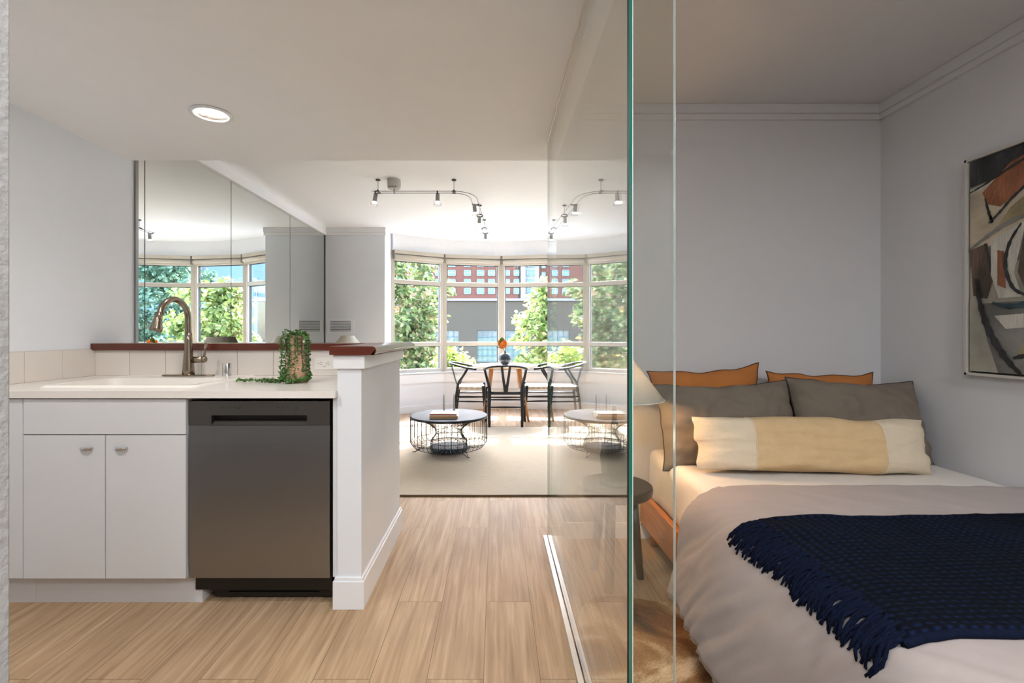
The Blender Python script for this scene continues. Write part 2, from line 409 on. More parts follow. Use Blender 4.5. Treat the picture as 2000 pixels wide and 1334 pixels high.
struct(MB().box(XB - .0, XB + .06, YK, YB2, ZK, ZL).box(XB, XRL, YB2 - .04, YB2, ZB, ZL).build('wall_bulkhead', M_ceil))
struct(MB().box(XL, -1.49, 6.44, 7.02, 0, ZL).build('wall_back', M_wall), 'white wall pier with vent')
struct(MB().box(1.67, XRL, 6.44, 7.02, 0, ZL).build('wall_back.001', M_wall), 'white wall pier right of the bay')
struct(MB().box(XRL, XRL + .12, YB2 - .3, 7.0, 0, 2.7).build('wall_side', M_wall), 'white living room side wall')
# wall under and above the bay windows
m = MB()
for i in range(4): m.obox(P[i], P[i + 1], -.02, .12, 0, .565, e0=.02, e1=.02)
struct(m.build('wall_bay', M_wall), 'white wall under the bay windows')
m = MB()
for i in range(4): m.obox(P[i], P[i + 1], -.035, -.018, .43, .56, e0=0, e1=0)
struct(m.build('trim_1', M_trim), 'white panel band under window sills')
def arc(n, off=0):
    # smooth arc through the bay corners
    cx = .09; cy = 7.43 - 2.42; r = 2.42 + off
    a0 = math.asin(1.58 / 2.42)
    return [(cx + r * sin(-a0 + 2 * a0 * i / n), cy + r * cos(-a0 + 2 * a0 * i / n)) for i in range(n + 1)]
a_in = arc(32, -.05)
m = MB(); a_out = arc(32, .16)
poly = a_in + a_out[::-1]
for i in range(32):
    m.prism([a_in[i], a_in[i + 1], a_out[i + 1], a_out[i]], 2.352, ZL + .03)
struct(m.build('wall_soffit', M_ceil), 'curved white wall band over the bay')
m = MB()
for i in range(4): m.obox(P[i], P[i + 1], -.045, .14, .565, .585, e0=.03, e1=.03)
struct(m.build('trim_2', M_trim, bevel=.003), 'window sill board')
# crown mouldings
def crown_x(x0, x1, y, zt, d, name, mt, h=.1):
    m = MB(); m.box(x0, x1, y - d, y + .002, zt - h * .62, zt); m.box(x0, x1, y - d * .6, y + .002, zt - h, zt - h * .62)
    return struct(m.build(name, mt, bevel=.003))
crown_x(XL, -1.475, 6.44, ZL, .035, 'trim_3', M_trim)
struct(MB().box(XL - .002, XL + .03, YK, 6.44, ZL - .10, ZL).build('trim_4', M_trim, bevel=.003), 'white moulding over the mirrors')
crown_x(XB, XR, YB, ZB, .03, 'trim_5', M_bedwall, .083)
m = MB(); m.box(XR - .035, XR + .002, YN, YB, ZB - .052, ZB); m.box(XR - .022, XR + .002, YN, YB, ZB - .083, ZB - .052)
struct(m.build('trim_6', M_bedwall, bevel=.003))
# baseboards
struct(MB().box(XB - .012, XR, YB - .012, YB + .002, 0, .09).box(XB - .012, XB + .002, YB - .012, YB2, 0, .09).build('baseboard_bedroom', M_trim, bevel=.003))
struct(MB().box(XR - .012, XR + .002, YN, YB - .012, 0, .09).build('baseboard_right', M_trim, bevel=.003))
struct(MB().box(XL, -1.49, 6.425, 6.442, 0, .1).build('baseboard_back', M_trim, bevel=.003))
m = MB()
for i in range(4): m.obox(P[i], P[i + 1], -.034, -.018, 0, .1)
struct(m.build('baseboard_bay', M_trim, bevel=.002))
struct(MB().box(XL - .002, XL + .014, 2.95, 6.425, 0, .1).build('baseboard_left', M_trim, bevel=.003))

# windows of the bay
ZT = [(.585, .634), (1.0 - .03, 1.0 + .03), (1.91 - .03, 1.91 + .03), (2.21, 2.36)]
for i in range(4):
    p0, p1 = P[i], P[i + 1]
    root = bpy.data.objects.new('window_%d' % (i + 1), None); COL.objects.link(root); struct(root)
    root['label'] = ['bay window nearest the mirror wall', 'bay window left of the middle', 'bay window right of the middle', 'far right bay window'][i]
    root.location = (p0[0], p0[1], .585); WORG[root.name] = Vector(root.location)
    d = (Vector(p1) - Vector(p0)); l = d.length; d.normalize()
    q = lambda t: (p0[0] + d.x * t, p0[1] + d.y * t)
    m = MB()
    m.obox(q(0), q(.052), 0, .07, .585, 2.36); m.obox(q(l - .052), q(l), 0, .07, .585, 2.36)
    for z0, z1 in (ZT[0], ZT[3]): m.obox(q(.05), q(l - .05), .002, .07, z0, z1)
    m.build('window_frame', M_frame, root, bevel=.004)
    for z0, z1 in ZT[1:3]:
        MB().obox(q(.05), q(l - .05), .004, .066, z0, z1).build('transom', M_frame, root, bevel=.004)
    m = MB()
    for (a, b) in ((.634, .97), (1.03, 1.88), (1.94, 2.21)):
        m.obox(q(.052), q(.06), .03, .062, a, b); m.obox(q(l - .06), q(l - .052), .03, .062, a, b)
        m.obox(q(.052), q(l - .052), .03, .062, b - .008, b); m.obox(q(.052), q(l - .052), .03, .062, a, a + .005)
    m.build('gasket', M_gasket, root)
    m = MB()
    for (a, b) in ((.634, .97), (1.03, 1.88), (1.94, 2.21)):
        A, B = q(.052), q(l - .052); n = (-d.y * .045, d.x * .045)
        m.add([(A[0] + n[0], A[1] + n[1], a), (B[0] + n[0], B[1] + n[1], a), (B[0] + n[0], B[1] + n[1], b), (A[0] + n[0], A[1] + n[1], b)], [(0, 1, 2, 3)])
    m.build('pane', M_pane, root)
# corner posts
m = MB()
for i in (1, 2, 3): m.prism([(P[i][0] - .022, P[i][1] + .07), (P[i][0] + .022, P[i][1] + .07), (P[i][0] + .008, P[i][1] + .004), (P[i][0] - .008, P[i][1] + .004)], .585, 2.36)
m.box(P[0][0] - .04, P[0][0] + .01, P[0][1] - .01, P[0][1] + .12, .585, 2.36); m.box(P[4][0] - .01, P[4][0] + .04, P[4][1] - .01, P[4][1] + .12, .585, 2.36)
struct(m.build('trim_7', M_frame), 'posts between the bay windows')
# roller blinds
bl = ['rolled-up cream blind over the window beside the wall pier', 'rolled-up cream blind over the window showing the brick building',
      'rolled-up cream blind over the window right of the vase', 'rolled-up cream blind over the rightmost bay window']
for i in range(4):
    p0, p1 = P[i], P[i + 1]; d = (Vector(p1) - Vector(p0)); l = d.length; d.normalize(); n = Vector((-d.y, d.x))
    q = lambda t, o=0: (p0[0] + d.x * t + n.x * o, p0[1] + d.y * t + n.y * o)
    t = thing('roller_blind', bl[i], 'window blind', (p0[0], p0[1], 2.35), 'rolled-up blinds over the bay windows')
    MB().obox(q(.026), q(l - .026), -.075, -.012, 2.30, 2.352).build('headrail', M_blind, t, bevel=.004)
    c0 = Vector((*q(.03, -.045), 2.262)); c1 = Vector((*q(l - .03, -.045), 2.262))
    MB().tube([c0, c1], .033, 14).build('fabric_roll', M_blind, t, smooth=True)
    MB().obox(q(.03), q(l - .03), -.05, -.035, 2.212, 2.232).build('bottom_bar', M_blind, t, bevel=.003)
    MB().obox(q(.020), q(.026), -.08, -.01, 2.225, 2.352).build('bracket', M_blind_g, t); MB().obox(q(l - .026), q(l - .020), -.08, -.01, 2.225, 2.352).build('bracket', M_blind_g, t)

# mirrors on the left wall
ms = [(3.07, 3.127), (3.131, 4.148), (4.156, 5.338), (5.346, 6.40)]
ml = ['narrow mirror strip beside the kitchen wall', 'mirror panel nearest the kitchen, reflecting the faucet side windows', 'middle tall mirror panel above the bar ledge', 'farthest tall mirror panel beside the vent wall']
for i, (a, b) in enumerate(ms):
    t = thing('mirror_panel', ml[i], 'mirror', (XL, a, .3), 'mirror panels on the left wall')
    MB().box(XL + .001, XL + .006, a, b, .3, 2.478).build('mirror_glass', M_mirror, t)
    MB().box(XL, XL + .0065, b, b + .006, .3, 2.478).build('edge', M_mirredge, t)
tag(MB().box(XL - .001, XL + .012, 3.045, 3.068, .3, ZK + .2).build('mirror_trim', M_alu), 'grey metal strip at the kitchen end of the mirrors', 'trim')
struct(MB().box(XL, XL + .012, 6.412, 6.44, .3, 2.478).build('trim_8', M_mirredge))

# vent on the pier
t = thing('air_vent', 'white louvred air vent on the back wall pier', 'vent', (-2.09, 6.44, 1.26))
x0, x1, z0, z1 = -2.27, -1.90, 1.155, 1.36
MB().box(x0, x1, 6.434, 6.441, z0, z0 + .035).box(x0, x1, 6.434, 6.441, z1 - .035, z1).box(x0, x0 + .045, 6.434, 6.441, z0 + .035, z1 - .035).box(x1 - .045, x1, 6.434, 6.441, z0 + .035, z1 - .035).build('vent_frame', M_trim, t)
MB().box(x0 + .04, x1 - .04, 6.438, 6.4405, z0 + .03, z1 - .03).build('vent_back', M_groove, t)
m = MB()
for k in range(7):
    z = z0 + .043 + k * .0215
    m.add([(x0 + .045, 6.437, z + .012), (x1 - .045, 6.437, z + .012), (x1 - .045, 6.428, z), (x0 + .045, 6.428, z), (x0 + .045, 6.439, z + .014), (x1 - .045, 6.439, z + .014), (x1 - .045, 6.43, z - .002), (x0 + .045, 6.43, z - .002)],
          [(0, 1, 2, 3), (7, 6, 5, 4), (0, 3, 7, 4), (1, 5, 6, 2), (3, 2, 6, 7), (0, 4, 5, 1)])
m.build('louvre', M_trim, t)

# ------------------------------------------------------------------ kitchen
# half walls
m = MB(); m.box(-.666, -.565, 2.015, 2.82, 0, 1.066); m.box(XL, -.60, 2.752, 2.815, 0, 1.061)
struct(m.build('wall_peninsula', M_wall), 'white half wall under the wooden bar top')
m = MB(); m.box(-.682, -.551, 2.002, 2.833, 0, .118); m.box(-.676, -.557, 2.008, 2.829, .118, .132)
struct(m.build('baseboard_peninsula', M_trim, bevel=.002), 'tall white baseboard of the half wall')
m = MB(); m.box(-.680, -.548, 2.001, 2.84, 1.008, 1.0665)
struct(m.build('trim_9', M_trim, bevel=.002), 'white trim board under the bar top')
# bar top, one L of cherry wood, bullnose on the right
m = MB()
prof = [(-.690, 1.067), (-.505, 1.067)] + [(-.513 + .018 * cos(a), 1.085 + .018 * sin(a)) for a in [(-pi / 2 + pi * k / 8) for k in range(9)]] + [(-.690, 1.103)]
n = len(prof)
vs = [(x, y, z) for y in (1.985, 2.93) for x, z in prof]
m.add(vs, [tuple(range(n)), tuple(range(n, 2 * n))[::-1]] + [(i, i + n, (i + 1) % n + n, (i + 1) % n) for i in range(n)])
m.box(XL + .002, -.69, 2.715, 2.93, 1.062, 1.100)
tag(m.build('bar_top', M_cherry, bevel=.003, fix=True), 'dark cherry wood bar top capping the white half wall', 'bar top')

# counter with sink cut-out
t = thing('countertop', 'white quartz kitchen countertop with square front edge', 'countertop', (-1.5, 2.3, .887))
sx0, sx1, sy0, sy1 = -2.0, -1.36, 2.13, 2.50
m = MB(); YF = 1.99
m.box(XL + .002, sx0, YF, 2.74, .887, .916); m.box(sx1, -.668, YF, 2.74, .887, .916); m.box(sx0, sx1, YF, sy0, .887, .916); m.box(sx0, sx1, sy1, 2.74, .887, .916)
m.build('counter_slab', M_counter, t)
# sink
t = thing('kitchen_sink', 'white drop-in sink set into the quartz countertop', 'sink', (-1.68, 2.3, .916))
def rrect(x0, x1, y0, y1, r, k=6):
    o = []
    for cx, cy, a in ((x1 - r, y1 - r, 0), (x0 + r, y1 - r, 90), (x0 + r, y0 + r, 180), (x1 - r, y0 + r, 270)):
        for j in range(k + 1):
            th = radians(a + 90 * j / k); o.append((cx + r * cos(th), cy + r * sin(th)))
    return o
o1 = rrect(-2.03, -1.32, 2.10, 2.68, .04); o2 = rrect(-2.015, -1.335, 2.115, 2.665, .035); o3 = rrect(-1.985, -1.375, 2.145, 2.485, .05); o4 = rrect(-1.96, -1.40, 2.17, 2.46, .06)
k = len(o1)
vs = [(x, y, .9165) for x, y in o1] + [(x, y, .927) for x, y in o2] + [(x, y, .925) for x, y in o3] + [(x, y, .74) for x, y in o4]
fs = [(a * k + i, a * k + (i + 1) % k, (a + 1) * k + (i + 1) % k, (a + 1) * k + i) for a in range(3) for i in range(k)] + [tuple(3 * k + i for i in range(k))]
MB().add(vs, fs).build('basin', M_sink, t, smooth=False)
MB().lathe([(.0, 0), (.04, 0), (.042, .003), (0, .003)], (-1.68, 2.31, .741), 20).build('drain', M_chrome, t)
# faucet
t = thing('kitchen_faucet', 'brushed nickel gooseneck faucet with pull-down head behind the sink', 'faucet', (-1.668, 2.60, .926))
pl = [(-1.668 + .143 * cos(a) * abs(cos(a)) ** -.35 if abs(cos(a)) > 1e-6 else -1.668, 2.60 + .03 * sin(a)) for a in [2 * pi * j / 28 for j in range(28)]]
MB().prism(pl, .926, .934).build('base_plate', M_nickel, t, bevel=.003)
MB().lathe([(.030, .934), (.029, .96), (.026, 1.0), (.021, 1.06), (.0185, 1.12), (.0175, 1.16)], (-1.668, 2.6, 0), 24).build('body', M_nickel, t, smooth=True)
A = [(-1.668, 2.60, 1.15), (-1.669, 2.598, 1.20)]
for j in range(0, 13):
    th = pi * j / 12 * .93
    u = .088 * (1 - cos(th)); z = 1.235 + .10 * sin(th)
    A.append((-1.669 - .0 - u * .17, 2.598 - u, z))
last = Vector(A[-1])
MB().tube(smoothpath(A, 3), .0155, 14).build('spout', M_nickel, t, smooth=True)
hd = [last + Vector((-.002, -.002, .006)), last + Vector((-.006, -.008, -.03)), last + Vector((-.010, -.014, -.075)), last + Vector((-.012, -.017, -.088))]
MB().tube(hd, [.0165, .019, .0285, .0275], 18).build('spray_head', M_nickel, t, smooth=True)
MB().tube([(-1.645, 2.60, 1.013), (-1.585, 2.60, 1.016)], [.017, .017], 16).tube([(-1.588, 2.60, 1.016), (-1.574, 2.60, 1.017)], [.019, .015], 16).build('handle_hub', M_nickel, t, smooth=True)
MB().tube([(-1.585, 2.60, 1.02), (-1.578, 2.60, 1.06), (-1.572, 2.598, 1.105)], [.009, .008, .010], 10, flat=.6).build('lever', M_nickel, t, smooth=True)
tag(MB().lathe([(.0, 0), (.026, 0), (.026, .004), (.0235, .006), (.0235, .062), (.0215, .068), (0, .068)], (-1.476, 2.63, .926), 24).build('air_gap_cap', M_chrome, smooth=False, bevel=.001), 'small chrome air gap cylinder right of the faucet', 'air gap')
# tiles
m = MB(); m.box(XL, -.668, 2.746, 2.752, .916, 1.0615, 1)
x = XL + .001
while x < -.68:
    x2 = min(x + .2035, -.669); m.box(x, x2, 2.739, 2.747, .9165, 1.061); x += .2055
tag(m.build('tile_backsplash', [M_tile, M_grout], bevel=.0012), 'cream tiled backsplash under the wooden bar ledge', 'backsplash')
m = MB(); m.box(XL, XL + .004, .62, 2.739, .9, 1.069, 1)
y = 2.737
while y > .7:
    m.box(XL + .002, XL + .010, y - .2035, y, .9165, 1.067); y -= .2055
tag(m.build('tile_backsplash', [M_tile, M_grout], bevel=.0012), 'cream tiled backsplash along the left kitchen wall', 'backsplash')
# outlet
t = thing('wall_outlet', 'white double socket outlet on the backsplash', 'outlet', (-.975, 2.739, .985))
MB().box(-1.033, -.917, 2.733, 2.7395, .950, 1.022).build('cover_plate', M_white, t, bevel=.002)
for cx in (-.996, -.954):
    r_ = MB().add([(cx + .0165 * cos(a), y_, .986 + .0145 * sin(a)) for y_ in (2.7315, 2.7335) for a in [2 * pi * j / 20 for j in range(20)]],
             [tuple(range(20)), tuple(range(20, 40))[::-1]] + [(i, i + 20, (i + 1) % 20 + 20, (i + 1) % 20) for i in range(20)]).build('socket', M_white, t, fix=True)
    MB().box(cx - .005, cx + .005, 2.7308, 2.7318, .9905, .9925).box(cx - .005, cx + .005, 2.7308, 2.7318, .9795, .9815).box(cx - .0145, cx - .010, 2.7308, 2.7318, .984, .988).build('slots', M_greyprint, r_)
MB().box(-.984, -.966, 2.7325, 2.7335, .966, .9675).build('marking', M_greyprint, t)

# cabinets
def pull(root_door, cx, z):
    m = MB(); k = 14
    top = [(cx + .028 * cos(a), 2.0 - .0 - .019 * sin(a), z) for a in [pi * j / k for j in range(k + 1)]]
    bot = [(cx + .025 * cos(a), 2.0 - .002 - .014 * sin(a), z - .006) for a in [pi * j / k for j in range(k + 1)]]
    n = k + 1
    m.add(top + bot, [tuple(range(n)), tuple(range(n, 2 * n))[::-1]] + [(i, i + n, (i + 1) % n + n, (i + 1) % n) for i in range(n)])
    m.box(cx - .006, cx + .006, 1.996, 2.004, z - .008, z - .001)
    return m.build('handle', M_chrome, root_door, bevel=.0012, fix=True)
t = thing('sink_cabinet', 'white two-door base cabinet under the sink', 'cabinet', (-1.63, 2.3, 0))
fx = lambda x: (x - 968) / 463.
c = MB(); c.box(fx(53) - .002, fx(369), 2.022, 2.06, .128, .885); c.box(fx(53), fx(53) + .015, 2.04, 2.70, .128, .885); c.box(fx(369) - .015, fx(369), 2.04, 2.70, .128, .885); c.box(fx(53), fx(369), 2.68, 2.70, .128, .885); c.box(fx(53), fx(369), 2.04, 2.70, .128, .14)
c.build('cabinet_body', M_cab, t)
MB().box(fx(53) + .001, fx(368), 2.002, 2.021, .7345, .882).build('false_drawer_front', M_cab, t, bevel=.0012)
d1 = MB().box(fx(53) + .001, fx(211), 2.002, 2.021, .131, .7305).build('door', M_cab, t, bevel=.0012); pull(d1, fx(177), .681)
d2 = MB().box(fx(213), fx(368), 2.002, 2.021, .131, .7305).build('door', M_cab, t, bevel=.0012); pull(d2, fx(244), .681)
MB().box(fx(53), fx(375) + .02, 2.060, 2.078, 0, .128).build('toe_kick', M_cab, t)
MB().box(fx(370) + .012, fx(370) + .028, 2.078, 2.3, 0, .128).build('side_panel', M_cab, t)
t = thing('corner_cabinet', 'white plain cabinet end at the far left of the counter', 'cabinet', (-2.15, 2.3, 0))
MB().box(XL + .003, fx(51), 2.004, 2.021, .131, .882).build('door', M_cab, t, bevel=.0012)
MB().box(XL + .003, fx(52), 2.024, 2.70, .128, .885).build('cabinet_body', M_cab, t)
MB().box(XL + .003, fx(53) - .001, 2.060, 2.078, 0, .128).build('toe_kick', M_cab, t)
# dishwasher
t = thing('dishwasher', 'dark stainless steel dishwasher under the counter with pocket handle', 'dishwasher', (-.995, 2.3, 0))
dx0, dx1 = fx(370.5), fx(645)
MB().box(dx0 + .006, dx1 - .004, 2.05, 2.62, .06, .862).build('tub', M_black, t)
px0, px1 = fx(415), fx(601)
m = MB(); m.box(dx0, px0, 2.012, 2.045, .7705, .872); m.box(px1, dx1, 2.012, 2.045, .7705, .872); m.box(px0, px1, 2.012, 2.045, .8125, .872)
m.build('control_panel', M_steel2, t)
m = MB(); m.box(px0, px1, 2.042, 2.047, .7705, .8125, 0)
m.add([(px0, 2.040, .793), (px1, 2.040, .793), (px1, 2.013, .7725), (px0, 2.013, .7725), (px0, 2.040, .7706), (px1, 2.040, .7706), (px1, 2.013, .7706), (px0, 2.013, .7706)],
      [(0, 3, 2, 1), (4, 5, 6, 7), (3, 7, 6, 2), (0, 1, 5, 4), (0, 4, 7, 3), (1, 2, 6, 5)], 1)
m.build('pocket_handle', [M_black, M_steel2], t)
m = MB(); k = 9; z0, z1 = .127, .769; pr = []
for j in range(k + 1):
    u = j / k; z = z0 + (z1 - z0) * u; pr.append((z, 2.0115 - .0 + .004 * (abs(2 * u - 1) ** 6)))
vs = [(x, y, z) for x in (dx0, dx1) for z, y in pr] + [(x, 2.045, z) for x in (dx0, dx1) for z, y in pr]
q_ = k + 1
fs = [(j, q_ + j, q_ + j + 1, j + 1) for j in range(k)] + [(j, j + 1, 2 * q_ + j + 1, 2 * q_ + j) for j in range(k)] + [(q_ + j, 3 * q_ + j, 3 * q_ + j + 1, q_ + j + 1) for j in range(k)] + [(0, 2 * q_, 3 * q_, q_), (k, q_ + k, 3 * q_ + k, 2 * q_ + k)]
m.add(vs, fs).build('door_panel', M_steel, t, smooth=False, fix=True)
m = MB()
for x, z, w, h in ((436, .846, 8, 1.2), (452, .846, 6, 1.2), (461.5, .848, 4, 1.), (461.5, .844, 3, 1.), (471, .848, 4, 1.), (471, .845, 5, 1.), (466.5, .842, 10, .8),
                   (545, .848, 4, 1), (545, .845, 3, 1), (555, .848, 4, 1), (555, .845, 3, 1), (564, .848, 4, 1), (564, .845, 4, 1), (580, .847, 5, 1), (580, .843, 4, 1), (579, .8365, 7, .8)):
    m.box(fx(x - w / 2), fx(x + w / 2), 2.0112, 2.0125, z - h / 926, z + h / 926)
m.build('control_marking', M_greyprint, t)
m = MB(); m.box(fx(402), dx1 - .002, 2.085, 2.10, .012, .126); m.box(fx(430), fx(612), 2.078, 2.086, .03, .034); m.box(fx(430), fx(612), 2.080, 2.086, .052, .055)
m.build('kick_plate', M_black, t, bevel=.001)
for xs_ in (420, 641): MB().lathe([(0, 0), (.003, 0), (.003, .002)], (fx(xs_), 2.083, .11), 8).build('screw', M_chrome, t)
struct(MB().box(fx(650), -.667, 2.022, 2.045, .128, .885).build('trim_10', M_cab), 'white filler strip right of the dishwasher')
struct(MB().box(dx0, -.667, 2.62, 2.65, 0, .885).build('gap_shade_board', M_dark))  # black board behind the dishwasher, shade of the gap put into its colour

# trailing plant in woven pot
t = thing('potted_plant', 'trailing string succulent in a tall woven terracotta-toned pot', 'plant', (-.985, 2.37, .916))
pc = Vector((-.985, 2.37, .916))
MB().lathe([(0, 0), (.052, 0), (.053, .03), (.048, .10), (.037, .16), (.030, .20), (.034, .232), (.030, .232), (.026, .2), (.0, .2)], pc, 40, rib=lambda th, z: 1 + .012 * sin(th * 20)).build('pot', M_pot, t, smooth=True)
fo = MB(); sm = MB()
def leafdisc(mb, p, d, s):
    d = d.normalized(); a = d.cross(Vector((R.uniform(-1, 1), R.uniform(-1, 1), R.uniform(.2, 1)))).normalized(); b = d.cross(a)
    c = p + d * s * .6; q = []
    for j in range(6):
        th = 2 * pi * j / 6; q.append(c + d * cos(th) * s * .62 + a * sin(th) * s * .5)
    e = c + b * s * .22; f = c - b * s * .22
    i = 6
    mb.add(q + [e, f], [(j, (j + 1) % 6, 6) for j in range(6)] + [((j + 1) % 6, j, 7) for j in range(6)])
def strand(path, step=.0105, s=.0118):
    pts = smoothpath(path, 10); sm.tube(pts, .0011, 5)
    acc = 0
    for a, b in zip(pts, pts[1:]):
        acc += (b - a).length
        while acc > step:
            acc -= step
            dd = Vector((R.gauss(0, 1), R.gauss(0, 1), R.gauss(0, .5))).normalized()
            leafdisc(fo, b, dd, s * R.uniform(.75, 1.15)); leafdisc(fo, b, -dd, s * R.uniform(.75, 1.15))
for k in range(19):
    a = 2 * pi * k / 19 + R.uniform(-.1, .1); r0 = R.uniform(.006, .024); r1 = R.uniform(.040, .07); r2 = r1 + R.uniform(.0, .016)
    zt = R.uniform(.232, .262); zb = R.uniform(.012, .10) if k % 3 else .012
    ca, sa = cos(a), sin(a)
    strand([pc + Vector((ca * r0, sa * r0, .20)), pc + Vector((ca * (r0 + r1) / 2, sa * (r0 + r1) / 2, zt)), pc + Vector((ca * r1, sa * r1, zt - .03)), pc + Vector((ca * r1 * 1.02, sa * r1, (zt + zb) / 2)), pc + Vector((ca * r2, sa * r2, zb))])
for k in range(7):    # strands lying on the counter towards the sink
    dy = R.uniform(-.03, .02)
    xe = [-.27, -.30, -.24, -.18, -.12, -.10, -.07][k]
    strand([pc + Vector((-.03, -.04, .07)), pc + Vector((-.06, -.05 + dy * .5, .014)), pc + Vector((xe * .6, -.02 + dy, .012)), pc + Vector((xe, .0 + dy, .010))], .0085)
for k in range(6):
    strand([pc + Vector((-.05, -.045, .03)), pc + Vector((0, -.065 - .006 * k, .014)), pc + Vector((.05, -.045, .02)), pc + Vector((.066, .0, .012 + .006 * k))], .0085)
fo.build('foliage', M_pleaf, t); sm.build('stems', M_pstem, t)

# recessed kitchen light
t = thing('recessed_ceiling_light', 'round recessed downlight in the low kitchen ceiling', 'ceiling light', (LX, LY, ZK))
MB().lathe([(.077, -.001), (.096, -.001), (.098, -.005), (.084, -.010), (.078, -.008), (.077, -.001)], (LX, LY, ZK), 48).build('trim_ring', M_trim, t, smooth=True)
MB().shell([(.079, -.004), (.076, .03), (.066, .07), (.045, .10)], (LX, LY, ZK), 40, th=.0015).build('reflector', M_refl, t, smooth=True)
MB().lathe([(0, .085), (.02, .085), (.036, .095), (.04, .11), (0, .11)], (LX, LY, ZK), 24).build('lamp_bulb', M_downlens, t, smooth=True)
# ------------------------------------------------------------------ glass partition
t = thing('glass_partition', 'tall frameless glass partition between the hallway and the bedroom', 'glass partition', (.293, 1.9, 0))
GX0, GX1, GY0, GY1 = .293, .306, 1.066, 2.706
m = MB()   # two faces of the slab
m.add([(GX0, GY0, .012), (GX0, GY1, .012), (GX0, GY1, ZK), (GX0, GY0, ZK)], [(0, 1, 2, 3)])
m.add([(GX1, GY0, .012), (GX1, GY1, .012), (GX1, GY1, ZK), (GX1, GY0, ZK)], [(3, 2, 1, 0)])
m.build('glass_panel', M_glass, t)
MB().box(GX0, GX0 + .004, GY0, GY0 + .001, .012, ZK, 2).box(GX0 + .004, GX1 - .0015, GY0, GY0 + .001, .012, ZK, 0).box(GX1 - .0015, GX1, GY0 - .0005, GY0 + .001, .012, ZK, 1).build('glass_edge', [M_glassedge, M_glassedge2, M_black], t)
MB().box(GX0, GX1, GY1 - .001, GY1, .012, ZK).build('glass_edge', M_glassedge, t)
FX1 = .4015
m = MB()
m.add([(GX1 + .001, GY0 + .002, .0), (FX1, GY0 + .002, .0), (FX1, GY0 + .002, ZK), (GX1 + .001, GY0 + .002, ZK)], [(0, 1, 2, 3)])
m.add([(GX1 + .001, GY0 + .013, .0), (FX1, GY0 + .013, .0), (FX1, GY0 + .013, ZK), (GX1 + .001, GY0 + .013, ZK)], [(3, 2, 1, 0)])
m.build('return_panel', M_glass2, t)
MB().box(FX1 - .001, FX1, GY0 + .002, GY0 + .013, 0, ZK).build('return_edge', M_glassedge2, t)
m = MB(); m.box(GX0 - .022, GX0 - .003, .9, GY1 + .01, 0, .013, 0); m.box(GX0 - .003, GX0, .9, GY1 + .01, 0, .006, 1); m.box(GX1 + .001, GX1 + .016, .9, GY1 + .01, 0, .013, 0)
m.build('floor_channel', [M_channel, M_groove], t)
MB().box(GX0 - .004, GX0 - .0005, GY0, GY1 + .004, ZK - .012, ZK).build('ceiling_channel', M_channel, t)

# ------------------------------------------------------------------ living room
def rug():
    m = MB(); nx, ny = 60, 60; x0, x1, y0, y1 = -1.70, 1.15, 3.40, 5.92; vs = []
    for j in range(ny + 1):
        for i in range(nx + 1):
            x = x0 + (x1 - x0) * i / nx; y = y0 + (y1 - y0) * j / ny
            ey = .006 * noise.noise(Vector((x * 1.3, 0, 3))) if j == 0 else 0
            vs.append((x, y + ey, .009 + .002 * noise.noise(Vector((x * 3, y * 3, 0)))))
    fs = [(j * (nx + 1) + i, j * (nx + 1) + i + 1, (j + 1) * (nx + 1) + i + 1, (j + 1) * (nx + 1) + i) for j in range(ny) for i in range(nx)]
    t = thing('area_rug', 'flat beige jute rug with dark bound edge under the coffee table', 'rug', (-.4, 4.6, 0))
    m.add(vs, fs).build('rug_field', M_rug, t, smooth=True)
    b = MB()
    b.tube([Vector((x0 + (x1 - x0) * i / nx, y0 - .002 + .006 * noise.noise(Vector(((x0 + (x1 - x0) * i / nx) * 1.3, 0, 3))), .006)) for i in range(nx + 1)], .0065, 6)
    b.tube([(x0, y1, .006), (x1, y1, .006)], .0065, 6); b.tube([(x0, y0, .006), (x0, y1, .006)], .0065, 6); b.tube([(x1, y0, .006), (x1, y1, .006)], .0065, 6)
    b.build('edge_binding', M_rugedge, t, smooth=True)
rug()
# coffee table
CX, CY = -.457, 4.68; ZR = .0115
t = thing('coffee_table', 'round black wire basket coffee table with dark blue-grey top', 'coffee table', (CX, CY, ZR))
c = Vector((CX, CY, ZR))
MB().lathe([(0, .337), (.366, .337), (.3735, .340), (.3745, .346), (.3735, .352), (.368, .354), (0, .354)], c, 72).build('tabletop', M_slate, t)
m = MB(); w = .0026
def ring(mb, r, z, rr=.003, n=64): mb.tube([c + Vector((r * cos(2 * pi * i / n), r * sin(2 * pi * i / n), z)) for i in range(n)], rr, 6, closed=True)
ring(m, .372, .335, .004); ring(m, .372, .10, .0022); ring(m, .335, .052, .0022); ring(m, .18, .045, .003)
for k in range(40):
    a = 2 * pi * k / 40; ca, sa = cos(a), sin(a)
    m.tube([c + Vector((r * ca, r * sa, z)) for r, z in ((.372, .336), (.372, .10), (.335, .052), (.18, .045))], w, 5)
m.build('outer_wire_cage', M_bkmetal, t, smooth=True)
m = MB(); ring(m, .18, .02, .003); ring(m, .18, .09, .003); ring(m, .12, .20, .002); ring(m, .335, .335, .003)
for k in range(72):
    a = 2 * pi * k / 72; ca, sa = cos(a), sin(a); a2 = a + .22; cb, sb = cos(a2), sin(a2)
    m.tube([c + Vector(p) for p in ((.18 * ca, .18 * sa, .02), (.178 * ca, .178 * sa, .10), (.13 * ca, .13 * sa, .17), (.135 * cb, .135 * sb, .22), (.20 * cb, .20 * sb, .275), (.335 * cb, .335 * sb, .335))], .0016, 4)
m.build('inner_wire_basket', M_bkmetal, t, smooth=True)
MB().lathe([(0, .015), (.182, .015), (.184, .045), (.178, .05), (0, .05)], c, 48).build('base_disc', M_slate, t)
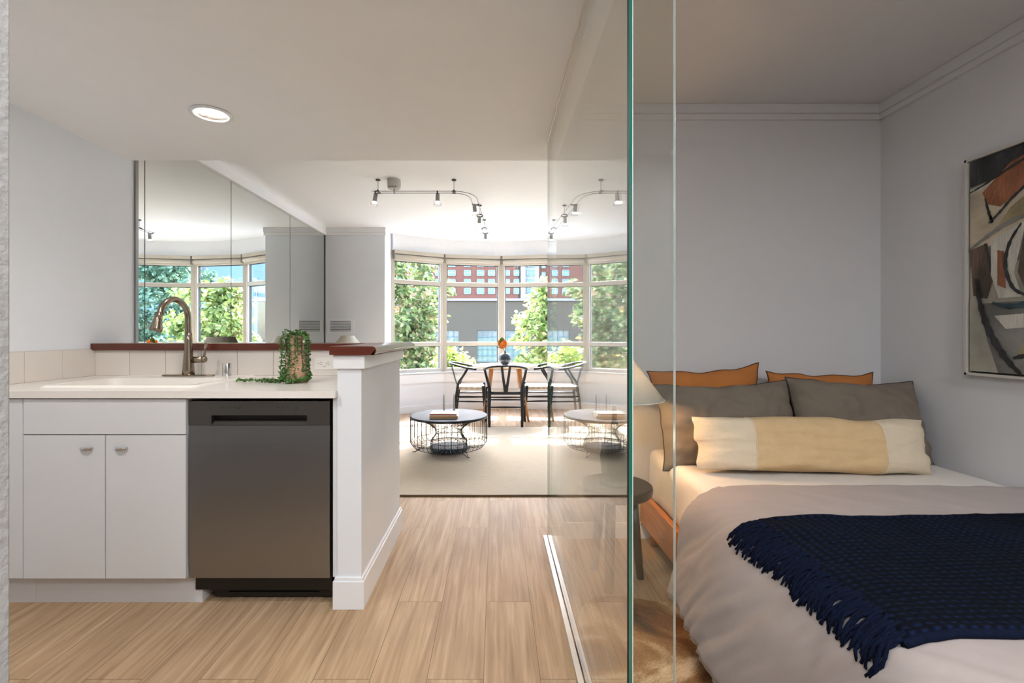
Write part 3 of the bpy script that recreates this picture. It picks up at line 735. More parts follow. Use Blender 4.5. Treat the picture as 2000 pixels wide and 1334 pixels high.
for k in range(3):
    a = radians(-52 + 120 * k); r0 = Vector((cos(a), sin(a), 0)); tn = Vector((-sin(a), cos(a), 0))
    m = MB()
    for s_ in (-1, 1):
        m.tube([c + r0 * .20 + tn * .045 * s_ + Vector((0, 0, .085)), c + r0 * .25 + tn * .03 * s_ + Vector((0, 0, .045)), c + r0 * .325 + tn * .004 * s_ + Vector((0, 0, .003)), c + r0 * .350 + Vector((0, 0, .0035))], .0032, 6)
    m.build('leg', M_bkmetal, t, smooth=True)
TZ = ZR + .354
def book(name, label, x, y, z, w, d, h, rz, cov, spine):
    t = thing(name, label, 'book', (x, y, z), 'books on the coffee table')
    M = Matrix.Rotation(rz, 4, 'Z')
    def bb(x0, x1, y0, y1, z0, z1, nm, mt):
        b = MB().box(x0, x1, y0, y1, z0, z1); b.v = [tuple(M @ Vector(v) + Vector((x, y, z))) for v in b.v]; b.build(nm, mt, t, bevel=.0012)
    bb(-w / 2, w / 2, -d / 2, d / 2, h - .003, h, 'cover', cov); bb(-w / 2, w / 2, -d / 2, d / 2, 0, .003, 'cover', cov)
    bb(-w / 2 + .003, w / 2 - .004, -d / 2 + .005, d / 2 - .004, .003, h - .003, 'pages', M_paper); bb(-w / 2, w / 2, -d / 2, -d / 2 + .004, .002, h - .002, 'spine', spine)
book('book', 'tan-spined book under the pale one on the coffee table', -.485, 4.545, TZ, .262, .20, .027, .02, M_book1, M_book2)
book('book', 'pale book with red spine on top of the tan-spined one', -.487, 4.548, TZ + .0272, .25, .185, .018, -.02, M_book1, M_red)
for i, (x, y, lb, lc) in enumerate(((-.513, 4.755, 'black candle holder with wide foot, left behind the books', 'slim grey taper candle in the left black holder'), (-.413, 4.765, 'black candle holder with wide foot, right behind the books', 'slim grey taper candle in the right black holder'))):
    t = thing('candle_holder', lb, 'candle holder', (x, y, TZ), 'pair of candle holders')
    MB().lathe([(0, 0), (.043, 0), (.045, .003), (.04, .005), (0, .005)], (x, y, TZ), 32).build('drip_plate', M_bkmetal, t, smooth=True)
    MB().lathe([(.014, .004), (.0155, .01), (.0155, .028), (.0125, .028), (.0125, .012), (0, .012)], (x, y, TZ), 20).build('candle_cup', M_blackwood, t, smooth=True)
    tag(MB().lathe([(.0, .0), (.0118, 0), (.0112, .02), (.0085, .13), (.006, .165), (.003, .176), (0, .178)], (x, y, TZ + .0125), 16).build('candle', M_candle, smooth=True), lc, 'candle', 'pair of grey candles')

# dining table
TX, TY, TT = .13, 6.62, .725
t = thing('dining_table', 'round pale dining table with tapered oak legs in the bay', 'table', (TX, TY, 0))
MB().lathe([(0, -.024), (.435, -.024), (.452, -.012), (.455, -.006), (.452, 0), (0, 0)], (TX, TY, TT), 72).build('tabletop', M_tabletop, t)
MB().box(TX - .21, TX + .21, TY - .03, TY + .03, TT - .055, TT - .0235).box(TX - .03, TX + .03, TY - .21, TY + .21, TT - .055, TT - .0235).build('support_bar', M_oak, t, bevel=.003)
for sx in (-1, 1):
    for sy in (-1, 1):
        MB().tube([(TX + sx * .185, TY + sy * .20, TT - .024), (TX + sx * .215, TY + sy * .232, .46), (TX + sx * .305, TY + sy * .335, 0)], [.030, .031, .013], 16).build('leg', M_oak, t, smooth=True)
# vase and stem
t = thing('ridged_vase', 'round dark blue ridged vase on the dining table', 'vase', (TX, 6.52, TT))
pr = [(.0, 0), (.04, 0)] + [(.089 * cos(a), .088 + .086 * sin(a)) for a in [radians(-62 + 130 * i / 16) for i in range(17)]] + [(.018, .176), (.018, .19), (.014, .19), (.014, .17), (0, .17)]
MB().lathe(pr, (TX, 6.52, TT), 112, rib=lambda th, z: 1 + (.03 * abs(sin(th * 14)) if .01 < z < .165 else 0)).build('vase_body', M_vase, t, smooth=True)
t = thing('flower_stem', 'orange and green leaf bud on a woody stem in the vase', 'flower', (TX, 6.52, TT + .18))
b0 = Vector((TX, 6.52, TT + .175))
MB().tube(smoothpath([b0, b0 + Vector((-.02, 0, .045)), b0 + Vector((-.06, .0, .06)), b0 + Vector((-.125, 0, .075))], 5), [.004] * 15 + [.003], 6).tube([b0 + Vector((0, 0, 0)), b0 + Vector((.012, 0, .07)), b0 + Vector((.02, 0, .12))], .003, 6).build('stem', M_stem, t, smooth=True)
m = MB()
def petal(mb, o, d, wd, ln, side, mi):
    d = Vector(d).normalized(); s_ = Vector(side).normalized(); n_ = d.cross(s_); k = 8; vs = []
    for i in range(k + 1):
        u = i / k; ww = wd * sin(pi * min(u * .95 + .05, 1)) ** .7
        for j in (-1, -.5, 0, .5, 1): vs.append(o + d * ln * u + s_ * ww * j + n_ * (.018 * (1 - j * j) + .01 * sin(u * 3)))
    mb.add(vs, [(i * 5 + j, i * 5 + j + 1, (i + 1) * 5 + j + 1, (i + 1) * 5 + j) for i in range(k) for j in range(4)], mi)
o_ = b0 + Vector((-.035, 0, .055))
petal(m, o_, (-.05, 0, 1), .047, .155, (1, .1, 0), 1); petal(m, o_ + Vector((.012, -.012, 0)), (.12, -.1, 1), .042, .12, (1, -.3, .1), 0); petal(m, o_ + Vector((-.01, .012, 0)), (-.3, .1, 1), .038, .125, (1, .5, 0), 0)
petal(m, o_ + Vector((0, -.014, .0)), (.0, -.15, 1), .035, .10, (1, 0, 0), 0)
m.build('petals', [M_leaf_o, M_leaf_g], t, smooth=True, solid=.002)

# wishbone chairs: local frame, back towards -Y
def chair(label):
    t = thing('wishbone_chair', label, 'chair', (0, 0, 0), 'black wishbone chairs around the dining table')
    bw = M_blackwood
    arm = [(.262, .12, .682), (.268, .04, .694), (.262, -.06, .713), (.225, -.16, .738), (.14, -.235, .757), (0, -.262, .765)]
    path = smoothpath(arm + [(-x, y, z) for x, y, z in arm[-2::-1]], 5)
    MB().tube(path, [.0145 + .004 * min(1, abs(i - len(path) / 2) / (len(path) / 2) * 1.0) for i in range(len(path))], 12, flat=.85).build('arm_rail', bw, t, smooth=True)
    for s_ in (-1, 1):
        MB().tube(smoothpath([(s_ * .20, -.185, 0), (s_ * .205, -.165, .22), (s_ * .20, -.14, .40), (s_ * .205, -.12, .50), (s_ * .235, -.055, .60), (s_ * .262, .0, .70)], 5),
                  [r_ * 1.16 for r_ in (.012, .014, .016, .0175, .018, .0185, .0185, .0185, .019, .019, .019, .019, .019, .0185, .0185, .018, .018, .0175, .017, .0165, .016, .0155, .015, .014, .0135, .013)], 12, flat=.8).build('back_leg', bw, t, smooth=True)
        MB().tube([(s_ * .262, .245, 0), (s_ * .25, .225, .22), (s_ * .242, .21, .42), (s_ * .24, .208, .462)], [.012, .0155, .018, .0165], 12).build('front_leg', bw, t, smooth=True)
        for z in (.25, .315):
            a = Vector((s_ * .204, -.165, z)); b = Vector((s_ * .247, .22, z + (.0 if z > .3 else 0)))
            MB().tube([a, (a + b) / 2, b], [.015, .020, .015], 8, flat=.6).build('side_stretcher', bw, t, smooth=True)
    MB().tube([(-.2, -.165, .25), (0, -.165, .25), (.2, -.165, .25)], [.008, .012, .008], 8).build('rear_stretcher', bw, t, smooth=True)
    MB().tube([(-.2, -.15, .37), (0, -.15, .37), (.2, -.15, .37)], [.008, .011, .008], 8).build('rear_stretcher', bw, t, smooth=True)
    MB().tube([(-.245, .222, .29), (0, .222, .29), (.245, .222, .29)], [.009, .012, .009], 8).build('front_stretcher', bw, t, smooth=True)
    # frame rails + woven seat
    m = MB(); nx, ny = 14, 12; vs = []
    for lay in (0, 1):
        for j in range(ny + 1):
            for i in range(nx + 1):
                u = i / nx * 2 - 1; v = j / ny; wdt = .185 + .05 * v
                y = -.135 + .34 * v; dip = .014 * (1 - u * u) * sin(pi * v)
                z = (.440 - dip + .004 * (abs(u) ** 4)) if lay == 0 else .408
                vs.append((u * wdt, y, z))
    n1 = (nx + 1) * (ny + 1)
    fs = [(j * (nx + 1) + i, j * (nx + 1) + i + 1, (j + 1) * (nx + 1) + i + 1, (j + 1) * (nx + 1) + i) for j in range(ny) for i in range(nx)]
    fs2 = [tuple(n1 + i for i in f[::-1]) for f in fs]
    rim = [i for i in range(nx)] ; sd = []
    for i in range(nx): sd += [(i + 1, i, n1 + i, n1 + i + 1), (ny * (nx + 1) + i, ny * (nx + 1) + i + 1, n1 + ny * (nx + 1) + i + 1, n1 + ny * (nx + 1) + i)]
    for j in range(ny): a = j * (nx + 1); b = a + nx + 1; sd += [(a, b, n1 + b, n1 + a), (b + nx, a + nx, n1 + a + nx, n1 + b + nx)]
    m.add(vs, fs + fs2 + sd).build('woven_seat', M_cord, t, smooth=True)
    MB().tube([(-.2, -.142, .42), (.2, -.142, .42)], .016, 10, flat=1.2).build('seat_rail', bw, t, smooth=True); MB().tube([(-.24, .205, .42), (.24, .205, .42)], .014, 10).build('seat_rail', bw, t, smooth=True)
    # Y splat
    m = MB()
    def pan(p): # thin bent board through a list of (x0,x1,y,z)
        vs = []
        for x0, x1, y, z in p: vs += [(x0, y - .005, z), (x1, y - .005, z), (x1, y + .005, z), (x0, y + .005, z)]
        k = len(p); fs = [(0, 1, 2, 3), tuple((k - 1) * 4 + i for i in (3, 2, 1, 0))]
        for i in range(k - 1):
            for j in range(4): fs.append((i * 4 + j, (i + 1) * 4 + j, (i + 1) * 4 + (j + 1) % 4, i * 4 + (j + 1) % 4))
        m.add(vs, fs)
    pan([(-.024, .024, -.146, .405), (-.027, .027, -.155, .44), (-.032, .032, -.172, .50), (-.037, .037, -.182, .528)])
    for s_ in (-1, 1):
        q_ = [(.0, .036, -.182, .524), (.008, .042, -.19, .56), (.022, .052, -.215, .65), (.034, .066, -.25, .762)]
        pan([(min(s_ * a, s_ * b), max(s_ * a, s_ * b), y, z) for a, b, y, z in q_])
    m.build('back_splat', bw, t, bevel=.002)
    return t
c0 = chair('black wishbone chair seen from behind, nearest of the chairs at the round table')
c0.location = (.125, 6.06, 0)
c1 = dup(c0, (-.375, 6.62, 0), -pi / 2, 'black wishbone chair left of the round table, seen from the side')
c2 = dup(c0, (.63, 6.66, 0), pi / 2, 'black wishbone chair right of the round table, partly behind the glass')

# lamps on side tables by the mirror wall (tops show over the bar)
for i, (x, y, rt, rb, lb, ls) in enumerate(((-1.94, 4.62, .118, .165, 'pale lamp shade top just behind the trailing plant', 'small wooden side table under the pale lamp nearer the kitchen'), (-1.885, 6.10, .078, .145, 'pale lamp shade peeking over the bar top below the vent', 'small wooden side table under the pale lamp by the vent wall'))):
    t = thing('side_table', ls, 'side table', (x, y, 0), 'side tables by the mirror wall')
    MB().lathe([(0, .50), (.20, .50), (.205, .51), (.20, .52), (0, .52)], (x, y, 0), 40).build('tabletop', M_oak, t)
    for k in range(3):
        a = 2 * pi * k / 3 + .4; MB().tube([(x + .1 * cos(a), y + .1 * sin(a), .502), (x + .17 * cos(a), y + .17 * sin(a), 0)], [.016, .01], 10).build('leg', M_oak, t, smooth=True)
    t = thing('table_lamp', lb, 'lamp', (x, y, .52), 'pale table lamps by the mirror wall')
    MB().lathe([(0, 0), (.06, 0), (.06, .01), (.055, .012), (.07, .08), (.075, .18), (.04, .28), (.012, .33), (.010, .52), (0, .52)], (x, y, .52), 32).build('lamp_base', M_ceramic, t, smooth=True)
    zt = 1.127 if i == 0 else 1.131
    MB().shell([(rt, zt), (rb, zt - .085 if i else zt - .10), (rb + .01, .98), (rb - .02, .93)], (x, y, 0), 48, th=.002).lathe([(rt - .002, zt - .003), (0, zt - .003)], (x, y, 0), 48).build('lamp_shade', M_shade_w, t, smooth=False)

# ------------------------------------------------------------------ track light
RZ = 2.463
root = thing('track_light', 'low-voltage two-rail track light bending towards the bay window', 'track light', (-.94, 4.42, ZL))
ctr = [(-1.135, 4.42), (-.75, 4.42), (-.42, 4.42), (-.33, 4.435), (-.255, 4.50), (-.215, 4.60), (-.205, 4.75), (-.175, 5.3), (-.145, 5.9), (-.130, 6.22)]
cpath = smoothpath([(x, y, RZ) for x, y in ctr], 6)
for s_ in (-1, 1):
    pts = []
    for i, p in enumerate(cpath):
        tg = (cpath[min(i + 1, len(cpath) - 1)] - cpath[max(i - 1, 0)]).normalized(); n_ = Vector((-tg.y, tg.x, 0)); pts.append(p + n_ * .03 * s_)
    MB().tube(pts, .0030, 6).build('rail', M_wirebright, root, smooth=True)
MB().lathe([(.0, 0), (.060, 0), (.062, -.02), (.060, -.072), (.05, -.086), (0, -.086)], (-.94, 4.43, ZL), 32).build('canopy', M_canopy, root, smooth=False)
MB().box(-.98, -.905, 4.365, 4.372, ZL - .088, ZL - .074).tube([(-.935, 4.41, ZL - .085), (-.935, 4.41, ZL - .135)], .006, 8).build('canopy_feed', M_lampmetal, root)
def pathdir(x, y):
    i = min(range(len(cpath)), key=lambda k: (cpath[k].x - x) ** 2 + (cpath[k].y - y) ** 2)
    tg = (cpath[min(i + 1, len(cpath) - 1)] - cpath[max(i - 1, 0)]).normalized(); return cpath[i], Vector((-tg.y, tg.x, 0)), tg
for x, y in ((-1.085, 4.42), (-.385, 4.42), (-.175, 5.31), (-.135, 6.0)):
    p, n_, tg = pathdir(x, y)
    if x == -1.085: p = Vector((-1.085, 4.42, RZ))
    if x == -.385: p = Vector((-.385, 4.42, RZ))
    s_ = MB().lathe([(0, 0), (.020, 0), (.023, -.006), (.02, -.011), (0, -.011)], (p.x, p.y, ZL), 20).tube([(p.x, p.y, ZL - .01), (p.x, p.y, RZ + .012)], .0022, 6).build('ceiling_support', M_conn, root, smooth=True)
    MB().tube([p - n_ * .034, p - n_ * .02 + Vector((0, 0, .014)), p + n_ * .02 + Vector((0, 0, .014)), p + n_ * .034], .0055, 6).tube([p - n_ * .03 - tg * .018, p - n_ * .03 + tg * .018], .006, 8).tube([p + n_ * .03 - tg * .018, p + n_ * .03 + tg * .018], .006, 8).build('rail_clamp', M_conn, s_, smooth=True)
heads = [(-1.105, 4.42, (-.14, -.05, -1)), (-.535, 4.42, (.0, -.12, -1)), (-.205, 4.79, (.10, .12, -1)), (-.178, 5.30, (-.06, .2, -1)), (-.130, 6.17, (.05, .15, -1))]
for i, (x, y, d) in enumerate(heads):
    p, n_, tg = pathdir(x, y)
    if i < 2: p = Vector((x, y, RZ))
    d = Vector(d).normalized()
    off = tg * (-.025 if i >= 2 else 0) + n_ * (.012 if i in (2,) else 0)
    h = MB().tube([p - n_ * .036, p - n_ * .018 - Vector((0, 0, .012)), p + n_ * .018 - Vector((0, 0, .012)), p + n_ * .036], .0065, 8).tube([p - Vector((0, 0, .01)), p - Vector((0, 0, .045)) + off * .3], .004, 6).build('spotlight', M_conn, root, smooth=True)
    a = p - Vector((0, 0, .008)) + off
    MB().tube([a, a + d * .004, a + d * .075, a + d * .082], [.013, .0185, .0195, .017], 18).build('lamp_barrel', M_lampmetal, h, smooth=True)
    b = a + d * .082
    q = d.to_track_quat('Z', 'Y').to_matrix()
    g = MB(); g.shell([(.019, -.004), (.026, .004), (.036, .018), (.040, .034)], (0, 0, 0), 28, th=.0015); g.v = [tuple(q @ Vector(v) + b) for v in g.v]; g.build('glass_shade', M_bell, h, smooth=True)
    g = MB(); g.lathe([(0, -.002), (.017, 0), (.024, .010), (.022, .016), (0, .019)], (0, 0, 0), 20); g.v = [tuple(q @ Vector(v) + b) for v in g.v]; g.build('lamp_bulb', M_bulb, h, smooth=True)

SPOTS = [(Vector((x, y, RZ - .13)), Vector(d)) for x, y, d in heads]
# ------------------------------------------------------------------ bedroom
MT = .52
t = thing('bed', 'low honey wood bed with white fitted sheet against the wall corner', 'bed', (1.5, 1.75, 0))
def softbox(x0, x1, y0, y1, z0, z1, r, wr=.004):
    m = MB(); nx, ny, nz = 40, 56, 8; vs = {}; lst = []; fs = []
    def key(i, j, k):
        if (i, j, k) not in vs:
            u, v, w_ = i / nx, j / ny, k / nz
            x, y, z = x0 + (x1 - x0) * u, y0 + (y1 - y0) * v, z0 + (z1 - z0) * w_
            c = Vector((min(max(x, x0 + r), x1 - r), min(max(y, y0 + r), y1 - r), min(max(z, z0 + r), z1 - r)))
            p = Vector((x, y, z)); dd = p - c
            if dd.length > 1e-6: p = c + dd.normalized() * min(r, dd.length if sum(abs(q) > 1e-6 for q in dd) == 1 else r)
            side = 1 - (1 if w_ > .9 else 0)
            f = noise.noise(Vector((p.x * 5, p.y * 5 + p.z * 3, p.z * 9))) * wr + (noise.noise(Vector((p.x * 3, p.y * 16 + p.z * 12, p.z * 5))) * wr * 1.6 if side else 0)
            nn = dd.normalized() if dd.length > 1e-6 else Vector((0, 0, 1))
            vs[(i, j, k)] = len(lst); lst.append(p + nn * f)
        return vs[(i, j, k)]
    for i in range(nx):
        for j in range(ny):
            fs.append((key(i, j, nz), key(i + 1, j, nz), key(i + 1, j + 1, nz), key(i, j + 1, nz))); fs.append((key(i, j, 0), key(i, j + 1, 0), key(i + 1, j + 1, 0), key(i + 1, j, 0)))
    for i in range(nx):
        for k in range(nz):
            fs.append((key(i, 0, k), key(i + 1, 0, k), key(i + 1, 0, k + 1), key(i, 0, k + 1))); fs.append((key(i, ny, k), key(i, ny, k + 1), key(i + 1, ny, k + 1), key(i + 1, ny, k)))
    for j in range(ny):
        for k in range(nz):
            fs.append((key(0, j, k), key(0, j, k + 1), key(0, j + 1, k + 1), key(0, j + 1, k))); fs.append((key(nx, j, k), key(nx, j + 1, k), key(nx, j + 1, k + 1), key(nx, j, k + 1)))
    return m.add(lst, fs)
softbox(.845, 2.165, .80, 2.675, .235, MT, .045).build('mattress', M_mattress, t, smooth=True)
MB().box(.812, .842, .78, 2.69, .10, .268).build('side_rail', M_orangewood, t, bevel=.004)
MB().box(2.166, 2.177, .78, 2.69, .10, .262).build('side_rail', M_orangewood, t, bevel=.003)
MB().box(.842, 2.166, .78, .80, .10, .262).build('foot_rail', M_orangewood, t, bevel=.004)
MB().box(.842, 2.166, 2.677, 2.69, .10, .262).build('head_rail', M_orangewood, t, bevel=.004)
MB().box(.842, 2.166, .81, 2.675, .20, .232).build('slat_base', M_orangewood, t)
for x in (.87, 2.12):
    for y in (.84, 2.62): MB().tube([(x, y, .20), (x, y, 0)], [.03, .022], 14).build('leg', M_orangewood, t, smooth=True)

PR = [(2.168, .556), (1.9, .562), (1.5, .564), (1.15, .564), (.95, .561), (.86, .551), (.800, .534), (.760, .504), (.728, .450), (.702, .37), (.682, .27), (.664, .19), (.658, .145)]
PRS = smoothpath([(x, 0, z) for x, z in PR], 6)
PRL = [0]
for a, b in zip(PRS, PRS[1:]): PRL.append(PRL[-1] + (b - a).length)
def prof_at(s_):
    s_ = max(0, min(s_, PRL[-1] - 1e-5))
    lo = 0
    while PRL[lo + 1] < s_: lo += 1
    f = (s_ - PRL[lo]) / (PRL[lo + 1] - PRL[lo]); p = PRS[lo].lerp(PRS[lo + 1], f); tg = (PRS[lo + 1] - PRS[lo]).normalized()
    return p, Vector((-tg.z, 0, tg.x)) * -1 if False else Vector((tg.z, 0, -tg.x)) * (1 if -tg.x > 0 else -1)
def duvet_pt(s_, y, lift=0):
    p, n_ = prof_at(s_)
    k = max(0., min(1., (s_ - 1.22) / .35))          # how far down the hanging side
    amp = .003 + .014 * k
    # folds run from the bed edge down towards the foot
    c_ = y - .85 * s_ + .05 * noise.noise(Vector((s_ * 3, y * 3, 2)))      # position across the folds
    w_ = noise.noise(Vector((s_ * 1.6, c_ * 11, 1.7))) * amp * 1.1 + (.22 - abs(noise.noise(Vector((s_ * 2.4 + 5, c_ * 15, 7))))) * amp * 1.1 + (.2 - abs(noise.noise(Vector((s_ * 5, c_ * 34, 13))))) * amp * .28 + noise.noise(Vector((s_ * 2.5, y * 3, 8))) * .007
    hem = k * k * (.075 * (1.65 - y) + .012 * sin(y * 17))
    q = Vector((p.x, y, p.z)) + n_ * (w_ + lift)
    q.z += max(0, hem) * .9; q.x -= k * .02 * sin(y * 9 + 1)
    return q
t = thing('duvet', 'taupe duvet draped over the left side of the bed', 'duvet', (1.4, 1.3, .55))
m = MB(); ns, ny = 130, 120; Ls = PRL[-1]; vs = []
for j in range(ny + 1):
    for i in range(ns + 1):
        s_ = Ls * (i / ns); y = .74 + (1.865 - .74) * j / ny
        if j > ny - 3: y = 1.865 - .004 * (ny - j) + .01 * noise.noise(Vector((s_ * 3, 0, 0)))
        q = duvet_pt(s_, y)
        e = (ny - j) / 4.
        if e < 1 and s_ < 1.3: q.z -= .022 * (1 - sqrt(max(0, 1 - (1 - e) ** 2)))
        vs.append(q)
m.add(vs, [(j * (ns + 1) + i, (j + 1) * (ns + 1) + i, (j + 1) * (ns + 1) + i + 1, j * (ns + 1) + i + 1) for j in range(ny) for i in range(ns)])
m.build('duvet_cover', M_duvet, t, smooth=True, solid=.012)
MB().tube([duvet_pt(Ls, .74 + (1.865 - .74) * j / 90) + Vector((0, 0, -.004 + .003 * sin(j * 1.9))) for j in range(91)], [.006 + .002 * sin(j * 2.7) for j in range(91)], 6).build('hem', M_duvet2, t, smooth=True)

# throw: laid over the duvet, left edge a little over the side
def s_of_x(x):
    for i in range(len(PRS) - 1):
        if PRS[i + 1].x <= x: return PRL[i]
    return PRL[-1]
t = thing('throw_blanket', 'navy blue knitted throw with fringe across the duvet', 'blanket', (1.5, 1.2, .58))
Y0, Y1 = .928, 1.505; m = MB(); ns, ny = 150, 90; vs = []
def sedge(y): return s_of_x(.800 + (y - Y0) / (Y1 - Y0) * .035) + .006 * sin(y * 23)
for j in range(ny + 1):
    for i in range(ns + 1):
        u = i / ns; v = j / ny; y = Y0 + (Y1 - Y0) * v; s_ = .01 + (sedge(y) - .01) * u
        y += .012 * sin(u * 5 + 1) * v
        q = duvet_pt(s_, y, .018); q.z += .0028 * sin(v * 60 * 2 * pi) * (.6 + .4 * sin(u * 400)) * .7 + (.004 if j in (0, 1, ny, ny - 1) else 0)
        if j == 0: q.z -= .014
        vs.append(q)
m.add(vs, [(j * (ns + 1) + i, (j + 1) * (ns + 1) + i, (j + 1) * (ns + 1) + i + 1, j * (ns + 1) + i + 1) for j in range(ny) for i in range(ns)])
m.build('knitted_field', M_throw, t, smooth=True, solid=.010)
MB().tube([duvet_pt(.01 + (sedge(Y0) - .01) * i / 120, Y0 - .002, .014) for i in range(121)], .009, 8).build('bound_edge', M_fringe, t, smooth=True)
m = MB()
for k in range(150):
    v = k / 149; y = Y0 + (Y1 - Y0) * v + .0; s0 = sedge(y); ln = R.uniform(.085, .115); dy = R.uniform(-.012, .012) + .004
    pts = []
    for j in range(7):
        u = j / 6; pts.append(duvet_pt(s0 - .005 + ln * u, y + dy * u + .004 * sin(u * 7 + k), .020 - .010 * u + .003 * sin(k * 1.7 + u * 4)))
    pts[0].z -= 0
    for o2 in (-.0016, .0016):
        m.tube([p + Vector((0, o2 * cos(i * 2.2 + k), o2 * sin(i * 2.2 + k))) for i, p in enumerate(pts)], [.0034] * 6 + [.002], 5)
m.build('fringe', M_fringe, t, smooth=True)['kind'] = 'stuff'

# pillows
def pillow(name, label, group, cen, w_, h_, th, tilt, roll, mt, piping=None, yaw=0, p=3.2, seed=0, wr=.008, ends=None, corner=.11, taper=0):
    t = thing(name, label, 'pillow', cen, group)
    M = Matrix.Translation(cen) @ Matrix.Rotation(yaw, 4, 'Z') @ Matrix.Rotation(tilt, 4, 'X') @ Matrix.Rotation(roll, 4, 'Y')
    nx, nz = 48, 34
    def pt(u, v, side):
        e = 1 - abs(u) ** p; f = 1 - abs(v) ** p
        tk = th / 2 * (max(e, 0) * max(f, 0)) ** .55
        # sides draw in between the corners
        x = w_ / 2 * u * (1 - corner * (1 - v * v) * abs(u) ** 3 * .6); z = h_ / 2 * v * (1 - corner * (1 - u * u) * abs(v) ** 3)
        n1 = noise.noise(Vector((u * 3 + seed, v * 3, side * 2))) * wr; n2 = noise.noise(Vector((u * 9 + seed * 3, v * 7, side * 5))) * wr * .7
        x *= 1 - taper * (1 - v) / 2
        ed = noise.noise(Vector((u * 2.5 + seed * 7, v * 2.5, 2.2))) * .014 * max(abs(u), abs(v)) ** 6
        sg = -z * 0
        return M @ Vector((x + ed, side * (tk + (n1 + n2) * min(1, tk / (th * .2) )), z + ed * 1.2))
    def grid(us, nm, m_, par):
        mb = MB()
        for side in (-1, 1):
            vs = [pt(u, -1 + 2 * j / nz, side) for j in range(nz + 1) for u in us]; n = len(us)
            fs = [(j * n + i, j * n + i + 1, (j + 1) * n + i + 1, (j + 1) * n + i) for j in range(nz) for i in range(n - 1)]
            if side > 0: fs = [f[::-1] for f in fs]
            mb.add(vs, fs)
        return mb.build(nm, m_, par, smooth=True)
    us = [-1 + 2 * i / nx for i in range(nx + 1)]
    if ends:
        a = ends[0]
        grid([u for u in us if -a - 1e-6 <= u <= a + 1e-6], 'pillow_cover', mt, t)
        grid([u for u in us if u <= -a + 1e-6], 'end_panel', ends[1], t); grid([u for u in us if u >= a - 1e-6], 'end_panel', ends[1], t)
        for s_ in (-1, 1):
            aa = [u for u in us if -a - 1e-6 <= u <= a + 1e-6][0 if s_ < 0 else -1]
            MB().tube([pt(aa, -1 + 2 * j / nz, -1) + Vector((0, -.001, 0)) for j in range(nz + 1)], .003, 6).build('seam', ends[1], t, smooth=True)
    else: grid(us, 'pillow_cover', mt, t)
    if piping:
        pr_ = [pt(u, 1, -1) for u in us] + [pt(1, 1 - 2 * j / nz, -1) for j in range(1, nz + 1)] + [pt(-u, -1, -1) for u in us[1:]] + [pt(-1, -1 + 2 * j / nz, -1) for j in range(1, nz)]
        MB().tube(pr_, .0034, 6, closed=True).build('piping', piping, t, smooth=True)
    return t
pillow('pillow', 'ochre linen pillow behind the left grey-brown pillow, against the wall', 'ochre pillows against the wall', (1.140, 2.565, .748), .61, .46, .12, radians(-9), radians(-4), M_rust, M_rust_e, seed=1, taper=.2)
pillow('pillow', 'ochre linen pillow behind the right grey-brown pillow, against the wall', 'ochre pillows against the wall', (1.765, 2.58, .730), .585, .44, .12, radians(-9), radians(.5), M_rust, M_rust_e, seed=5, taper=.08)
pillow('pillow', 'large grey-brown pillow on the left side of the bed, next to the lamp', 'large grey-brown pillows', (1.163, 2.408, .703), .70, .43, .20, radians(-20), radians(-1.5), M_taupe, M_taupe_e, seed=9, wr=.018)
pillow('pillow', 'large grey-brown pillow on the right side of the bed, by the corner wall', 'large grey-brown pillows', (1.822, 2.408, .712), .655, .44, .20, radians(-20), radians(2.0), M_taupe, M_taupe_e, seed=14, wr=.017)
pillow('lumbar_pillow', 'long tan and cream lumbar pillow lying in front of the grey-brown pillows', None, (1.440, 2.190, .646), 1.06, .245, .16, radians(-14), radians(1.2), M_lumbar, None, seed=20, ends=(13 / 24., M_lumbar2), corner=.03, p=5)

# stool used as nightstand, with lamp
SX, SY = .559, 2.25
t = thing('side_stool', 'round charcoal stool used as nightstand beside the bed', 'stool', (SX, SY, 0))
MB().lathe([(0, .405), (.160, .405), (.1695, .415), (.173, .435), (.171, .447), (.166, .451), (0, .449)], (SX, SY, 0), 56).build('seat', M_stool, t)
for a in (radians(5), radians(125), radians(245)):
    MB().tube([(SX + .085 * cos(a), SY + .085 * sin(a), .407), (SX + .125 * cos(a), SY + .125 * sin(a), 0)], [.024, .017 if a < 1 else .021], 16).build('leg', M_stool, t, smooth=True)
t = thing('bedside_lamp', 'lit table lamp with cream cone shade on the charcoal stool', 'lamp', (SX, SY, .45))
MB().lathe([(0, 0), (.062, 0), (.062, .008), (.05, .014), (.06, .06), (.068, .13), (.055, .21), (.02, .27), (.012, .30), (.010, .43), (0, .43)], (SX, SY, .451), 36).build('lamp_base', M_ceramic, t, smooth=True)
MB().shell([(.070, 1.055), (.222, .852)], (SX, SY, 0), 56, th=.0025).build('lamp_shade', M_shade_b, t, smooth=True)
MB().tube([(SX + .222 * cos(2 * pi * i / 48), SY + .222 * sin(2 * pi * i / 48), .852) for i in range(48)], .003, 6, closed=True).build('shade_rim', M_shade_b, t, smooth=True)
MB().lathe([(0, .915), (.014, .92), (.024, .94), (.02, .96), (0, .97)], (SX, SY, 0), 16).build('lamp_bulb', emis('warm_bulb', (255, 190, 120), 12), t, smooth=True)

